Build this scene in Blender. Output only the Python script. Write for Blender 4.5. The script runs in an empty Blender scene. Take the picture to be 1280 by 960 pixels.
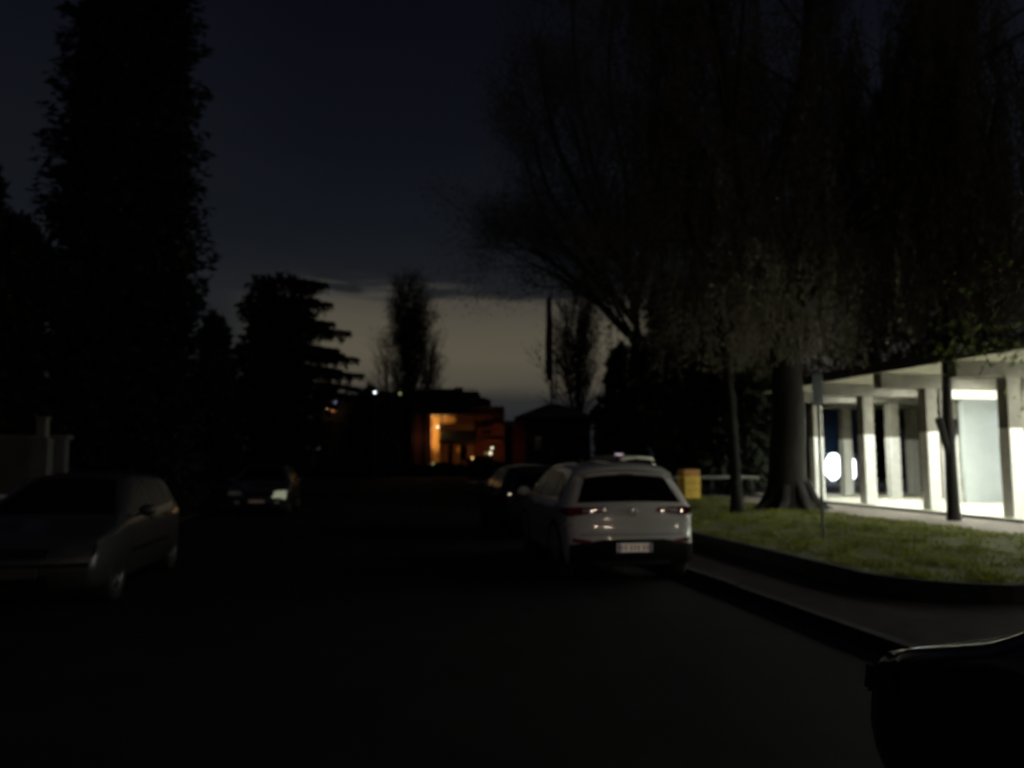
import bpy, bmesh, math, random
import numpy as np
from mathutils import Vector, Matrix
from math import sin, cos, pi, radians, sqrt, atan

random.seed(7)
R = random.random
def U(a, b): return a + (b - a) * R()
scene = bpy.context.scene
COL = scene.collection

# ------------------------------------------------------------------ frames
CAM_H, F = 1.65, 960.0
PITCH = atan(92 / 960)
TH = atan(170 / 960)                       # the street runs a little to the left of the view
def S(u, v, z=0.0):                        # u along the street, v to the right of it
    return Vector((v * cos(TH) - u * sin(TH), u * cos(TH) + v * sin(TH), z))
def UV(x, y): return (-x * sin(TH) + y * cos(TH), x * cos(TH) + y * sin(TH))
def at(px, py, Y):
    xc, yc = (px - 640) / F, (480 - py) / F
    wy = cos(PITCH) - sin(PITCH) * yc
    wz = sin(PITCH) + cos(PITCH) * yc
    k = Y / wy
    return Vector((xc * k, Y, CAM_H + wz * k))

# ------------------------------------------------------------------ materials
def mat(name, col, rough=0.6, metal=0.0, col2=None, nscale=6.0, bump=0.0, bscale=40.0, coat=0.0,
        emit=None, estr=0.0, spec=0.5, detail=6.0, transl=0.0, stretch=None):
    m = bpy.data.materials.new(name); m.use_nodes = True
    nt = m.node_tree; b = nt.nodes['Principled BSDF']
    b.inputs['Roughness'].default_value = rough
    b.inputs['Metallic'].default_value = metal
    b.inputs['Specular IOR Level'].default_value = spec
    b.inputs['Coat Weight'].default_value = coat
    b.inputs['Coat Roughness'].default_value = 0.04
    tc = nt.nodes.new('ShaderNodeTexCoord')
    src = tc.outputs['Object']
    if stretch:
        mp = nt.nodes.new('ShaderNodeMapping'); mp.inputs['Scale'].default_value = stretch
        nt.links.new(src, mp.inputs['Vector']); src = mp.outputs['Vector']
    c2 = col2 if col2 else tuple(c * 0.72 for c in col)
    n = nt.nodes.new('ShaderNodeTexNoise'); n.inputs['Scale'].default_value = nscale
    n.inputs['Detail'].default_value = detail; n.inputs['Roughness'].default_value = 0.65
    nt.links.new(src, n.inputs['Vector'])
    r = nt.nodes.new('ShaderNodeValToRGB')
    r.color_ramp.elements[0].position = 0.33; r.color_ramp.elements[0].color = (*c2, 1)
    r.color_ramp.elements[1].position = 0.67; r.color_ramp.elements[1].color = (*col, 1)
    nt.links.new(n.outputs['Fac'], r.inputs['Fac'])
    nt.links.new(r.outputs['Color'], b.inputs['Base Color'])
    if bump > 0:
        n2 = nt.nodes.new('ShaderNodeTexNoise'); n2.inputs['Scale'].default_value = bscale
        n2.inputs['Detail'].default_value = 4
        nt.links.new(src, n2.inputs['Vector'])
        bp = nt.nodes.new('ShaderNodeBump'); bp.inputs['Strength'].default_value = bump
        bp.inputs['Distance'].default_value = 0.02
        nt.links.new(n2.outputs['Fac'], bp.inputs['Height'])
        nt.links.new(bp.outputs['Normal'], b.inputs['Normal'])
    if emit:
        b.inputs['Emission Color'].default_value = (*emit, 1)
        b.inputs['Emission Strength'].default_value = estr
    if transl > 0:
        tr = nt.nodes.new('ShaderNodeBsdfTranslucent'); mx = nt.nodes.new('ShaderNodeMixShader')
        mx.inputs[0].default_value = transl
        nt.links.new(r.outputs['Color'], tr.inputs['Color'])
        nt.links.new(b.outputs[0], mx.inputs[1]); nt.links.new(tr.outputs[0], mx.inputs[2])
        nt.links.new(mx.outputs[0], nt.nodes['Material Output'].inputs['Surface'])
    return m

M = dict(
    asphalt=mat('asphalt', (.020, .019, .020), .95, col2=(.011, .011, .012), nscale=1.3, bump=.5, bscale=120, spec=.08),
    paving=mat('reddish_asphalt_paving', (.030, .021, .021), .95, col2=(.015, .011, .011), nscale=2.5, bump=.6, bscale=90, spec=.05),
    kerb=mat('kerb_stone', (.034, .032, .031), .9, col2=(.018, .017, .017), nscale=8, bump=.4, spec=.1),
    earth=mat('earth', (.05, .045, .03), .95, col2=(.03, .028, .02), nscale=3, bump=.6),
    turf=mat('turf', (.14, .135, .025), .95, col2=(.055, .065, .015), nscale=2.2, bump=.8, bscale=30),
    blade=mat('grass_blade', (.26, .28, .035), .75, col2=(.09, .12, .018), nscale=1.6, transl=.25),
    lot=mat('pale_tarmac', (.20, .195, .17), .85, nscale=2, bump=.3),
    path=mat('pale_path', (.30, .26, .22), .85, col2=(.20, .175, .15), nscale=5, bump=.3),
    beam=mat('beam_concrete', (.12, .112, .09), .85, col2=(.08, .075, .06), nscale=4, bump=.25),
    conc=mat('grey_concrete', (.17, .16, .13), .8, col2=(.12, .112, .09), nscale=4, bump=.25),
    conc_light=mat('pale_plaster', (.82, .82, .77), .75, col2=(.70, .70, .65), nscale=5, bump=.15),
    soffit=mat('soffit_plaster', (.46, .445, .35), .8, col2=(.38, .37, .29), nscale=3),
    floor=mat('pale_tiles', (.82, .80, .68), .5, col2=(.7, .68, .57), nscale=3),
    plinth=mat('plinth_stone', (.035, .035, .035), .8, nscale=6),
    wallgrey=mat('grey_green_plaster', (.50, .54, .53), .7, col2=(.44, .48, .47), nscale=2),
    wood=mat('brown_wood', (.25, .11, .05), .6, col2=(.14, .06, .03), nscale=3, stretch=(1, 1, .1)),
    bark=mat('bark', (.015, .012, .010), .95, col2=(.007, .006, .005), nscale=9, bump=1.0, bscale=18, stretch=(1, 1, .25)),
    twig=mat('twig', (.085, .075, .058), .9, nscale=5),
    needle=mat('dark_needles', (.012, .016, .011), .95, col2=(.007, .009, .006), nscale=.8),
    leafdark=mat('dark_leaves', (.025, .032, .016), .85, col2=(.014, .018, .01), nscale=.8),
    leafdry=mat('drooping_leaves', (.25, .225, .165), .85, col2=(.12, .11, .08), nscale=.7, transl=.5),
    leafgreen=mat('fresh_leaves', (.12, .15, .035), .7, col2=(.07, .09, .02), nscale=2, transl=.4),
    wallwhite=mat('old_white_wall', (.13, .13, .125), .85, col2=(.08, .08, .075), nscale=1.5, bump=.3),
    steel=mat('galvanised_steel', (.30, .32, .34), .5, .6, nscale=10),
    signgrey=mat('sign_back', (.10, .12, .14), .55, .2, nscale=7),
    yellow=mat('yellow_plastic', (.88, .58, .07), .5, col2=(.74, .47, .05), nscale=4, bump=.1),
    orange=mat('orange_lid', (.55, .26, .06), .5, nscale=4),
    rail_metal=mat('grey_white_rail', (.3, .3, .28), .5, nscale=6),  # rail white toned down to an even grey
    white_metal=mat('white_rail', (.7, .7, .66), .4, nscale=6),
    tyre=mat('tyre_rubber', (.018, .018, .018), .85, nscale=20, bump=.2),
    rim=mat('alloy', (.16, .16, .17), .45, .7, nscale=10),
    glass=mat('tinted_glass', (.003, .003, .004), .15, nscale=2, spec=.06),
    black=mat('black_plastic', (.007, .007, .008), .7, nscale=9, bump=.1, spec=.15),
    chrome=mat('chrome', (.7, .7, .7), .12, 1.0, nscale=5),
    glint=mat('glint_mirror', (.16, .16, .16), .10, 1.0, nscale=5),  # mirror for the added glint discs on the cars
    redlens=mat('red_lens', (.22, .012, .012), .12, col2=(.10, .008, .01), nscale=30, coat=1),
    clearlens=mat('clear_lens', (.72, .72, .66), .15, .1, col2=(.4, .41, .38), nscale=14, coat=1),
    lens_glow=mat('glowing_headlight_lens', (.7, .7, .6), .3, emit=(.85, .9, .6), estr=.22, col2=(.3, .3, .25), nscale=9),  # emission paints the bright reflection on an unlit headlight
    dimmed=mat('shade_grey', (.05, .05, .05), .35, nscale=9, coat=.2),  # lens darkened to stand in for shade on unlit lamps
    darkred=mat('shaded_red_lens', (.03, .003, .003), .4, nscale=9),  # red lens darkened likewise, for tails no light reaches
    plate_shaded=mat('shaded_plate', (.07, .068, .062), .7, nscale=20),  # plate darkened as if lying in shade
    litwall=mat('lit_ochre_stucco', (.72, .47, .17), .85, nscale=.6),  # stucco lightened so the lamp-lit strip reads bright
    plate=mat('white_plate', (.3, .29, .27), .6, nscale=5),
    plate_glow=mat('glowing_white_plate', (.78, .73, .66), .5, nscale=5, emit=(1, .86, .70), estr=.10),  # plate brightness put in as emission; no plate lamp is on
    plateblue=mat('plate_blue', (.02, .05, .35), .5, nscale=5),
    platemark=mat('plate_mark', (.34, .22, .17), .6, nscale=5, emit=(1, .6, .4), estr=.05),  # marks carry a little of the plate's added glow
    p_white=mat('white_paint', (.74, .72, .68), .3, col2=(.66, .64, .6), nscale=1.2, coat=1),
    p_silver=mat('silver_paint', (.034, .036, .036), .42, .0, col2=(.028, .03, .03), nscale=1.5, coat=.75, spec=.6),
    p_dark=mat('charcoal_paint', (.010, .010, .012), .5, .0, nscale=1.5, coat=.2),
    p_navy=mat('navy_paint', (.010, .011, .018), .3, .1, nscale=1.5, coat=1),
    p_grey=mat('grey_paint', (.07, .075, .075), .35, .4, nscale=1.5, coat=1),
    p_pale=mat('pale_paint', (.8, .79, .62), .4, nscale=1.5, coat=.6),
    roof=mat('roof_tiles', (.03, .026, .024), .85, nscale=8, bump=.4),
    stucco=mat('ochre_stucco', (.50, .30, .12), .85, col2=(.36, .21, .085), nscale=.6, bump=.2),
    terracotta=mat('terracotta_render', (.30, .11, .055), .85, col2=(.20, .075, .04), nscale=.5, bump=.2),
    pinkwall=mat('pink_render', (.35, .16, .11), .85, col2=(.22, .1, .07), nscale=.5),
    darkwall=mat('dark_render', (.06, .055, .05), .9, nscale=1),
    darkglass=mat('window_glass', (.01, .011, .013), .1, nscale=3),
    lampmetal=mat('lamp_metal', (.06, .06, .06), .5, .5, nscale=9),
    hedge=mat('hedge_leaves', (.018, .024, .012), .9, col2=(.01, .013, .008), nscale=1),
    halowall=mat('blue_halo_wall', (.02, .04, .068), .7, col2=(.012, .026, .048), nscale=1),  # blue halo round the glare put into the wall colour
    flag=mat('dark_red_cloth', (.16, .012, .008), .8, nscale=2),
)
def emat(name, col, s, flick=0.0):
    m = mat(name, tuple(min(c, .8) for c in col), .5, emit=col, estr=s); return m
E = dict(
    ceil=emat('lit_diffuser', (.97, 1, .90), 122),
    box=emat('glowing_wall_band', (1, .96, .76), 1.1),  # emission stands in for light falling on the wall band
    glare=emat('white_glare', (.86, .93, 1), 5.0),
    whitewin=emat('lit_pane', (.9, .96, 1), 1.6),
    warm=emat('warm_bulb', (1, .62, .24), 9),
    warmwin=emat('warm_window', (1, .34, .11), .8),
    white=emat('white_bulb', (.85, .92, 1), 3.5),
    pale=emat('pale_bulb', (1, .95, .65), 2.4),
    green=emat('greenish_bulb', (.75, .8, .35), .5),
    dimwhite=emat('dim_window', (.55, .6, .7), .12),
    pink=emat('pinkish_sign_light', (.95, .7, .85), .85),
    blue=emat('bluish_window', (.35, .45, .8), .35),
    street=emat('street_lamp_bulb', (1, .80, .60), 1000),
)

# ------------------------------------------------------------------ mesh builder
class MB:
    def __init__(s): s.v = []; s.f = []; s.m = []
    def add(s, vs, fs, mi=0):
        o = len(s.v); s.v += [tuple(v) for v in vs]
        s.f += [tuple(i + o for i in f) for f in fs]; s.m += [mi] * len(fs)
    def box(s, c, d, rz=0.0, mi=0, taper=1.0, bev=0.0):
        x, y, z = (k / 2 for k in d)
        vs = []
        for sx, sy, sz in ((-1,-1,-1),(1,-1,-1),(1,1,-1),(-1,1,-1),(-1,-1,1),(1,-1,1),(1,1,1),(-1,1,1)):
            k = taper if sz > 0 else 1
            vx, vy = sx * x * k, sy * y * k
            vs.append((c[0] + vx * cos(rz) - vy * sin(rz), c[1] + vx * sin(rz) + vy * cos(rz), c[2] + sz * z))
        s.add(vs, [(0,3,2,1),(4,5,6,7),(0,1,5,4),(1,2,6,5),(2,3,7,6),(3,0,4,7)], mi)
    def tube(s, pts, rad, n=6, mi=0, cap=True):
        pts = [Vector(p) for p in pts]
        if not hasattr(rad, '__len__'): rad = [rad] * len(pts)
        o = len(s.v); ref = Vector((0.13, 0.21, 1)).normalized()
        for i, p in enumerate(pts):
            t = (pts[min(i + 1, len(pts) - 1)] - pts[max(i - 1, 0)])
            if t.length < 1e-9: t = Vector((0, 0, 1))
            t.normalize()
            a = t.cross(ref)
            if a.length < .05: a = t.cross(Vector((1, 0, 0)))
            a.normalize(); b = t.cross(a)
            for k in range(n):
                w = 2 * pi * k / n
                s.v.append(tuple(p + (a * cos(w) + b * sin(w)) * rad[i]))
        for i in range(len(pts) - 1):
            for k in range(n):
                k2 = (k + 1) % n
                s.f.append((o + i*n + k, o + i*n + k2, o + (i+1)*n + k2, o + (i+1)*n + k)); s.m.append(mi)
        if cap and n > 2:
            s.f.append(tuple(o + k for k in range(n))[::-1]); s.m.append(mi)
            e = o + (len(pts) - 1) * n
            s.f.append(tuple(e + k for k in range(n))); s.m.append(mi)
    def lathe(s, prof, n=24, c=(0, 0, 0), axis='z', mi=0):
        o = len(s.v)
        for r, h in prof:
            for k in range(n):
                w = 2 * pi * k / n
                if axis == 'z': p = (c[0] + r * cos(w), c[1] + r * sin(w), c[2] + h)
                else: p = (c[0] + h, c[1] + r * cos(w), c[2] + r * sin(w))
                s.v.append(p)
        for i in range(len(prof) - 1):
            for k in range(n):
                k2 = (k + 1) % n
                s.f.append((o + i*n + k, o + i*n + k2, o + (i+1)*n + k2, o + (i+1)*n + k)); s.m.append(mi)
    def prism(s, poly, z0, z1, mi=0):
        n = len(poly)
        vs = [(p[0], p[1], z0) for p in poly] + [(p[0], p[1], z1) for p in poly]
        s.add(vs, [tuple(range(n))[::-1], tuple(range(n, 2 * n))] + [(i, (i+1) % n, n + (i+1) % n, n + i) for i in range(n)], mi)
    def grid(s, pts, mi=0, closed_u=False):
        nu, nv = len(pts), len(pts[0]); o = len(s.v)
        for row in pts: s.v += [tuple(p) for p in row]
        for i in range(nu if closed_u else nu - 1):
            for j in range(nv - 1):
                i2 = (i + 1) % nu
                s.f.append((o + i*nv + j, o + i2*nv + j, o + i2*nv + j + 1, o + i*nv + j + 1)); s.m.append(mi)
    def build(s, name, mats, parent=None, smooth=False, bevel=0.0, weld=False, angle=40):
        me = bpy.data.meshes.new(name)
        me.from_pydata(s.v, [], s.f)
        if not isinstance(mats, (list, tuple)): mats = [mats]
        for m in mats: me.materials.append(m)
        if len(mats) > 1: me.polygons.foreach_set('material_index', s.m)
        if smooth: me.polygons.foreach_set('use_smooth', [True] * len(me.polygons))
        if weld or bevel:
            bm = bmesh.new(); bm.from_mesh(me)
            if weld: bmesh.ops.remove_doubles(bm, verts=bm.verts, dist=1e-4)
            bmesh.ops.recalc_face_normals(bm, faces=bm.faces)
            bm.to_mesh(me); bm.free()
        me.update()
        o = bpy.data.objects.new(name, me); COL.objects.link(o)
        if parent: o.parent = parent
        if bevel:
            md = o.modifiers.new('bevel', 'BEVEL'); md.width = bevel; md.segments = 2; md.limit_method = 'ANGLE'
        return o

def leafmesh(name, P, N, size, aspect, material, parent=None, droop=0.0, rng=None):
    """P (n,3) leaf centres, N (n,3) long-axis directions: one kite-shaped face each."""
    rng = rng or np.random.default_rng(1)
    P = np.asarray(P, float); N = np.asarray(N, float)
    n = len(P)
    N = N / (np.linalg.norm(N, axis=1, keepdims=True) + 1e-9)
    rv = rng.normal(size=(n, 3)); B = np.cross(N, rv); B /= (np.linalg.norm(B, axis=1, keepdims=True) + 1e-9)
    L = (np.asarray(size) * rng.uniform(.6, 1.35, n))[:, None] if np.ndim(size) == 0 else (np.asarray(size))[:, None]
    W = L * aspect * rng.uniform(.7, 1.3, n)[:, None]
    V = np.empty((n, 4, 3))
    V[:, 0] = P - N * L * .5; V[:, 1] = P + B * W * .5 - N * L * .05
    V[:, 2] = P + N * L * .5; V[:, 3] = P - B * W * .5 - N * L * .05
    me = bpy.data.meshes.new(name)
    me.vertices.add(n * 4); me.vertices.foreach_set('co', V.ravel())
    me.loops.add(n * 4); me.loops.foreach_set('vertex_index', np.arange(n * 4, dtype=np.int32))
    me.polygons.add(n); me.polygons.foreach_set('loop_start', np.arange(0, n * 4, 4, dtype=np.int32))
    me.polygons.foreach_set('loop_total', np.full(n, 4, dtype=np.int32))
    me.materials.append(material); me.update(); me.validate()
    o = bpy.data.objects.new(name, me); COL.objects.link(o)
    if parent: o.parent = parent
    return o

def tag(o, label=None, cat=None, group=None, kind=None):
    if label: o['label'] = label
    if cat: o['category'] = cat
    if group: o['group'] = group
    if kind: o['kind'] = kind
    return o
def thing(name, label, cat, loc=(0, 0, 0), rz=0.0, group=None):
    o = bpy.data.objects.new(name, None); COL.objects.link(o)
    o.location = loc; o.rotation_euler = (0, 0, rz); o.empty_display_size = .2
    return tag(o, label, cat, group)
def struct(name, mb, m, **k):
    return tag(mb.build(name, m, **k), kind='structure')
def copy_thing(root, loc=None, rz=None, label=None):
    r = root.copy(); COL.objects.link(r)
    if loc is not None: r.location = loc
    if rz is not None: r.rotation_euler = (0, 0, rz)
    if label: r['label'] = label
    for ch in list(root.children):
        c = ch.copy(); COL.objects.link(c); c.parent = r
        for g in list(ch.children):
            d = g.copy(); COL.objects.link(d); d.parent = c
    return r

# ================================================================== GROUND
Z_WALK, Z_LAWN, Z_FLOOR = .10, .27, .35
def sheet(name, pts, z, m):
    mb = MB(); mb.add([S(u, v, z) for u, v in pts], [tuple(range(len(pts)))]); return struct(name, mb, m)
mb = MB(); mb.add([(-900, -200, -.012), (900, -200, -.012), (900, 1600, -.012), (-900, 1600, -.012)], [(0, 1, 2, 3)])
struct('ground', mb, M['earth'])
sheet('road', [(-30, -4.9), (-30, 4.3), (62, 4.3), (62, -4.9)], .0, M['asphalt'])
sheet('driveway', [(-2, 4.304), (-2, 11), (4.7, 11), (4.7, 4.304)], .0, M['asphalt'])
sheet('side_road', [(60, -60), (60, 60), (67, 60), (67, -60)], .004, M['asphalt'])

def arc(cu, cv, r, a0, a1, n=8):
    return [(cu + r * cos(a0 + (a1 - a0) * i / n), cv + r * sin(a0 + (a1 - a0) * i / n)) for i in range(n + 1)]
# pavement with rounded corner at the driveway mouth
walk = [(60, 4.42), ] + arc(5.9, 5.42, 1.0, -pi / 2, -pi, 8) + [(4.9, 11), (7.6, 11)] + [(60, 11)]
def slab(name, poly, z0, z1, m, **k):
    mb = MB(); n = len(poly)
    P = [S(u, v) for u, v in poly]
    mb.prism([(p.x, p.y) for p in P], z0, z1)
    return struct(name, mb, m, weld=True, **k)
slab('pavement', walk, -.01, Z_WALK, M['paving'])
def kerb_run(name, line, w, z0, z1, m):
    mb = MB()
    n = len(line)
    for i in range(n - 1):
        a, b = Vector(line[i]), Vector(line[i + 1])
        d = b - a; L = d.length
        k = max(1, round(L / 1.0)); nn = Vector((-d.y, d.x)).normalized() * w
        for j in range(k):
            g = .004 if L > .9 else 0
            p, q = a + d * ((j) / k) + d.normalized() * g, a + d * ((j + 1) / k) - d.normalized() * g
            jz = z1 + (U(-.004, .004) if L > .9 else 0)
            P = [S(*t) for t in (p, q, q + nn, p + nn)]
            mb.prism([(t.x, t.y) for t in P], z0, jz)
    return struct(name, mb, m, weld=True)
kerb_run('kerb', [(60, 4.30), (5.9, 4.30)] + arc(5.9, 5.42, 1.12, -pi / 2, -pi, 10) + [(4.78, 11)], -.115, -.01, Z_WALK + .012, M['kerb'])
kerb_run('kerb', [(60, -4.9), (-30, -4.9)], .12, -.01, .11, M['kerb'])
sheet('pavement', [(-30, -7.4), (-30, -5.02), (60, -5.02), (60, -7.4)], .10, M['paving'])
# raised lawn
LA = [(27, 5.72)] + arc(8.5, 6.92, 1.2, -pi / 2, -pi, 8) + [(7.3, 11.3), (27, 11.3)]
slab('lawn', LA, -.01, Z_LAWN, M['turf'])
kerb_run('kerb', [(27, 5.66), (8.5, 5.66)] + arc(8.5, 6.92, 1.26, -pi / 2, -pi, 8) + [(7.24, 11.3)], -.09, Z_WALK - .01, Z_LAWN + .035, M['kerb'])
slab('path', [(7.6, 11.30), (7.6, 13.36), (27, 13.36), (27, 11.30)], -.01, Z_LAWN + .012, M['path'])
sheet('parking_lot', [(27, 5.66), (27, 40), (50, 40), (50, 5.66)], .14, M['lot'])
slab('ground', [(27, 13.4), (27, 60), (50, 60), (50, 13.4)], -.01, .12, M['turf'])

# grass blades: dense tufts over the lawn
rng = np.random.default_rng(3)
n = 75000
gu = 7.4 + (26.8 - 7.4) * rng.random(n) ** 1.35; gv = rng.uniform(5.9, 11.28, n)
corner = ((gu < 8.5) & (gv < 6.92) & ((gu - 8.5) ** 2 + (gv - 6.92) ** 2 > 1.1 ** 2))
clump = np.sin(gu * 3.1 + np.sin(gv * 2.3) * 2) * np.sin(gv * 3.7 + np.cos(gu * 1.9) * 2)
keep = (~corner) & (rng.random(n) < .55 + .45 * clump)
gu, gv, clump = gu[keep], gv[keep], clump[keep]
n = len(gu)
h = rng.uniform(.035, .09, n) * (1 + .5 * clump)
P = np.stack([gv * cos(TH) - gu * sin(TH), gu * cos(TH) + gv * sin(TH), Z_LAWN + h * .42], 1)
N = np.stack([rng.normal(0, .5, n), rng.normal(0, .5, n), np.ones(n)], 1)
tag(leafmesh('grass', P, N, h, .22, M['blade'], rng=rng), kind='stuff')

# fallen leaves on the lawn (uncountable litter)
n = 900
gu = rng.uniform(8.5, 24, n); gv = rng.uniform(6.2, 11.2, n)
P = np.stack([gv * cos(TH) - gu * sin(TH), gu * cos(TH) + gv * sin(TH), np.full(n, Z_LAWN + .045)], 1)
N = np.stack([rng.normal(size=n), rng.normal(size=n), rng.normal(0, .2, n)], 1)
tag(leafmesh('leaf_litter', P, N, .07, .6, M['leafdry'], rng=rng), kind='stuff')

# ================================================================== PORTICO
PV = 13.85; BAY = 2.55; U0 = 14.86
pr = thing('portico', 'long flat-roofed concrete portico with rows of square columns, brightly lit inside', 'portico',
           S(U0, PV, 0), TH)
# local frame: x = v - PV, y = u - U0 (rotated so y runs along the street)
def L(u, v, z): return (v - PV, u - U0, z)
UA, UB, UE = -10.8, 26.3, 23.2
mb = MB(); mb.box(L((UA+UB)/2, 18.6, (Z_FLOOR-.02)/2), (10.4, UB-UA, Z_FLOOR + .02)); mb.build('floor_slab', M['floor'], pr)
mb = MB(); mb.box(L((UA+UB)/2, 13.384, Z_FLOOR/2 - .01), (.024, UB-UA, Z_FLOOR + .02)); mb.build('plinth', M['plinth'], pr)
mb = MB(); mb.box(L((UA-.3+UE)/2, 13.7, 3.87), (2.8, UE-UA+.3, .22)); mb.build('roof', [M['soffit']], pr)
mb = MB(); mb.box(L((UA+UB)/2, 19.5, 3.868), (8.796, UB-UA+.6, .22)); mb.build('roof', [M['soffit']], pr)
mb = MB(); mb.box(L((UA-.3+UE)/2, 12.285, 3.88), (.026, UE-UA+.32, .27)); mb.build('fascia', M['darkwall'], pr)
rows = {13.85: 'f', 16.56: 'm', 19.22: 'b'}
cu = [U0 + BAY * k for k in range(-9, 5)]
def column_mb(u, v):
    a, b = MB(), MB()
    a.box(L(u, v, (Z_FLOOR + 2.30) / 2), (.335, .30, 2.30 - Z_FLOOR))
    b.box(L(u, v, (2.30 + 3.40) / 2), (.325, .29, 1.10))
    return a, b
for v in rows:
    for u in cu:
        if (u < -8 and v != 13.85) or (u > 24 and v == 13.85): continue
        if v == 19.22 and 18 < u < 23.5: continue
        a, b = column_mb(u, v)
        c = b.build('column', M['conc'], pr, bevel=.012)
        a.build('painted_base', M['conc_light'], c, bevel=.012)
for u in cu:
    mb = MB(); mb.box(L(u, 18.1 if u < 24 else 19.5, 3.58), (11.3 if u < 24 else 8.5, .30, .355)); mb.build('beam', M['beam'], pr, bevel=.012)
# enclosed room behind the columns: the grey end wall, its brown edge and the glazed room nearer
mb = MB(); mb.box(L(19.72, 18.75, (3.33 + Z_FLOOR)/2), (4.0, .16, 3.33 - Z_FLOOR)); mb.build('end_wall', M['wallgrey'], pr)
mb = MB(); mb.box(L(22.0, 18.0, (3.0 + Z_FLOOR)/2), (1.0, .1, 3.0 - Z_FLOOR)); mb.build('door', M['wood'], pr)
mb = MB(); mb.box(L(22, 23.4, (3.40 + Z_FLOOR)/2), (.2, 4.6, 3.40 - Z_FLOOR)); mb.build('rear_wall', M['wallgrey'], pr)
mb = MB(); mb.box(L(5, 21.3, (3.40 + Z_FLOOR)/2), (.2, 29, 3.40 - Z_FLOOR)); mb.build('rear_wall', M['wallgrey'], pr)
# glazed panel seen at the frame edge
for k, (u, v) in enumerate([(17.9, 17.55)]):
    mb = MB(); mb.box(L(u, v + .9, 1.75), (1.7, .05, 2.6)); w = mb.build('glazed_panel', E['whitewin'], pr)
    mb = MB()
    for dx in (0, .85, 1.8): mb.box(L(u - .02, v + dx, 1.75), (.06, .08, 2.7))
    mb.box(L(u - .02, v + .9, 3.08), (1.86, .08, .06)); mb.build('window_frame', M['lampmetal'], w)

# ceiling lamps
def make_ceiling_lamp(u, v, label):
    t = thing('ceiling_lamp', label, 'ceiling lamp', S(u, v, 3.66), TH, 'lit lamps under the portico roof')
    mb = MB(); mb.box((0, 0, .045), (.34, 1.3, .09)); mb.build('housing', M['white_metal'], t, bevel=.01)
    mb = MB(); mb.box((0, 0, -.012), (.28, 1.22, .022)); mb.build('diffuser', E['ceil'], t)
    return t
cl = None
for k in range(-4, 5):
    uu = U0 + BAY * (k - .5)
    for v in (15.0, 18.2):
        if (v == 18.2 and k in (2, 3, 4)) or k == 4: continue
        lab = ('rectangular lamp on the portico ceiling between the front and middle column rows' if v == 15.0
               else 'rectangular lamp on the portico ceiling behind the middle row of columns')
        if cl is None: cl = make_ceiling_lamp(uu, v, lab)
        else: copy_thing(cl, S(uu, v, 3.66), None, lab)
t = thing('glowing_band', 'long glowing light box above the grey wall of the portico', 'light box', S(19.55, 18.55, 3.475), TH)  # glowing strip put in place of a strongly lit wall band
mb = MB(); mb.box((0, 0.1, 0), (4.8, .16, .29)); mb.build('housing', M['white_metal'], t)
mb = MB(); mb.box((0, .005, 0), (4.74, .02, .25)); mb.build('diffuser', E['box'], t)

# ================================================================== CARS
def catmull(P, n=6):
    out = []; m = len(P)
    for i in range(m):
        p0, p1, p2, p3 = (Vector(P[(i + k) % m]) for k in (-1, 0, 1, 2))
        for j in range(n):
            t = j / n
            out.append(.5 * ((2 * p1) + (p2 - p0) * t + (2*p0 - 5*p1 + 4*p2 - p3) * t*t + (3*p1 - p0 - 3*p2 + p3) * t**3))
    return out

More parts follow.
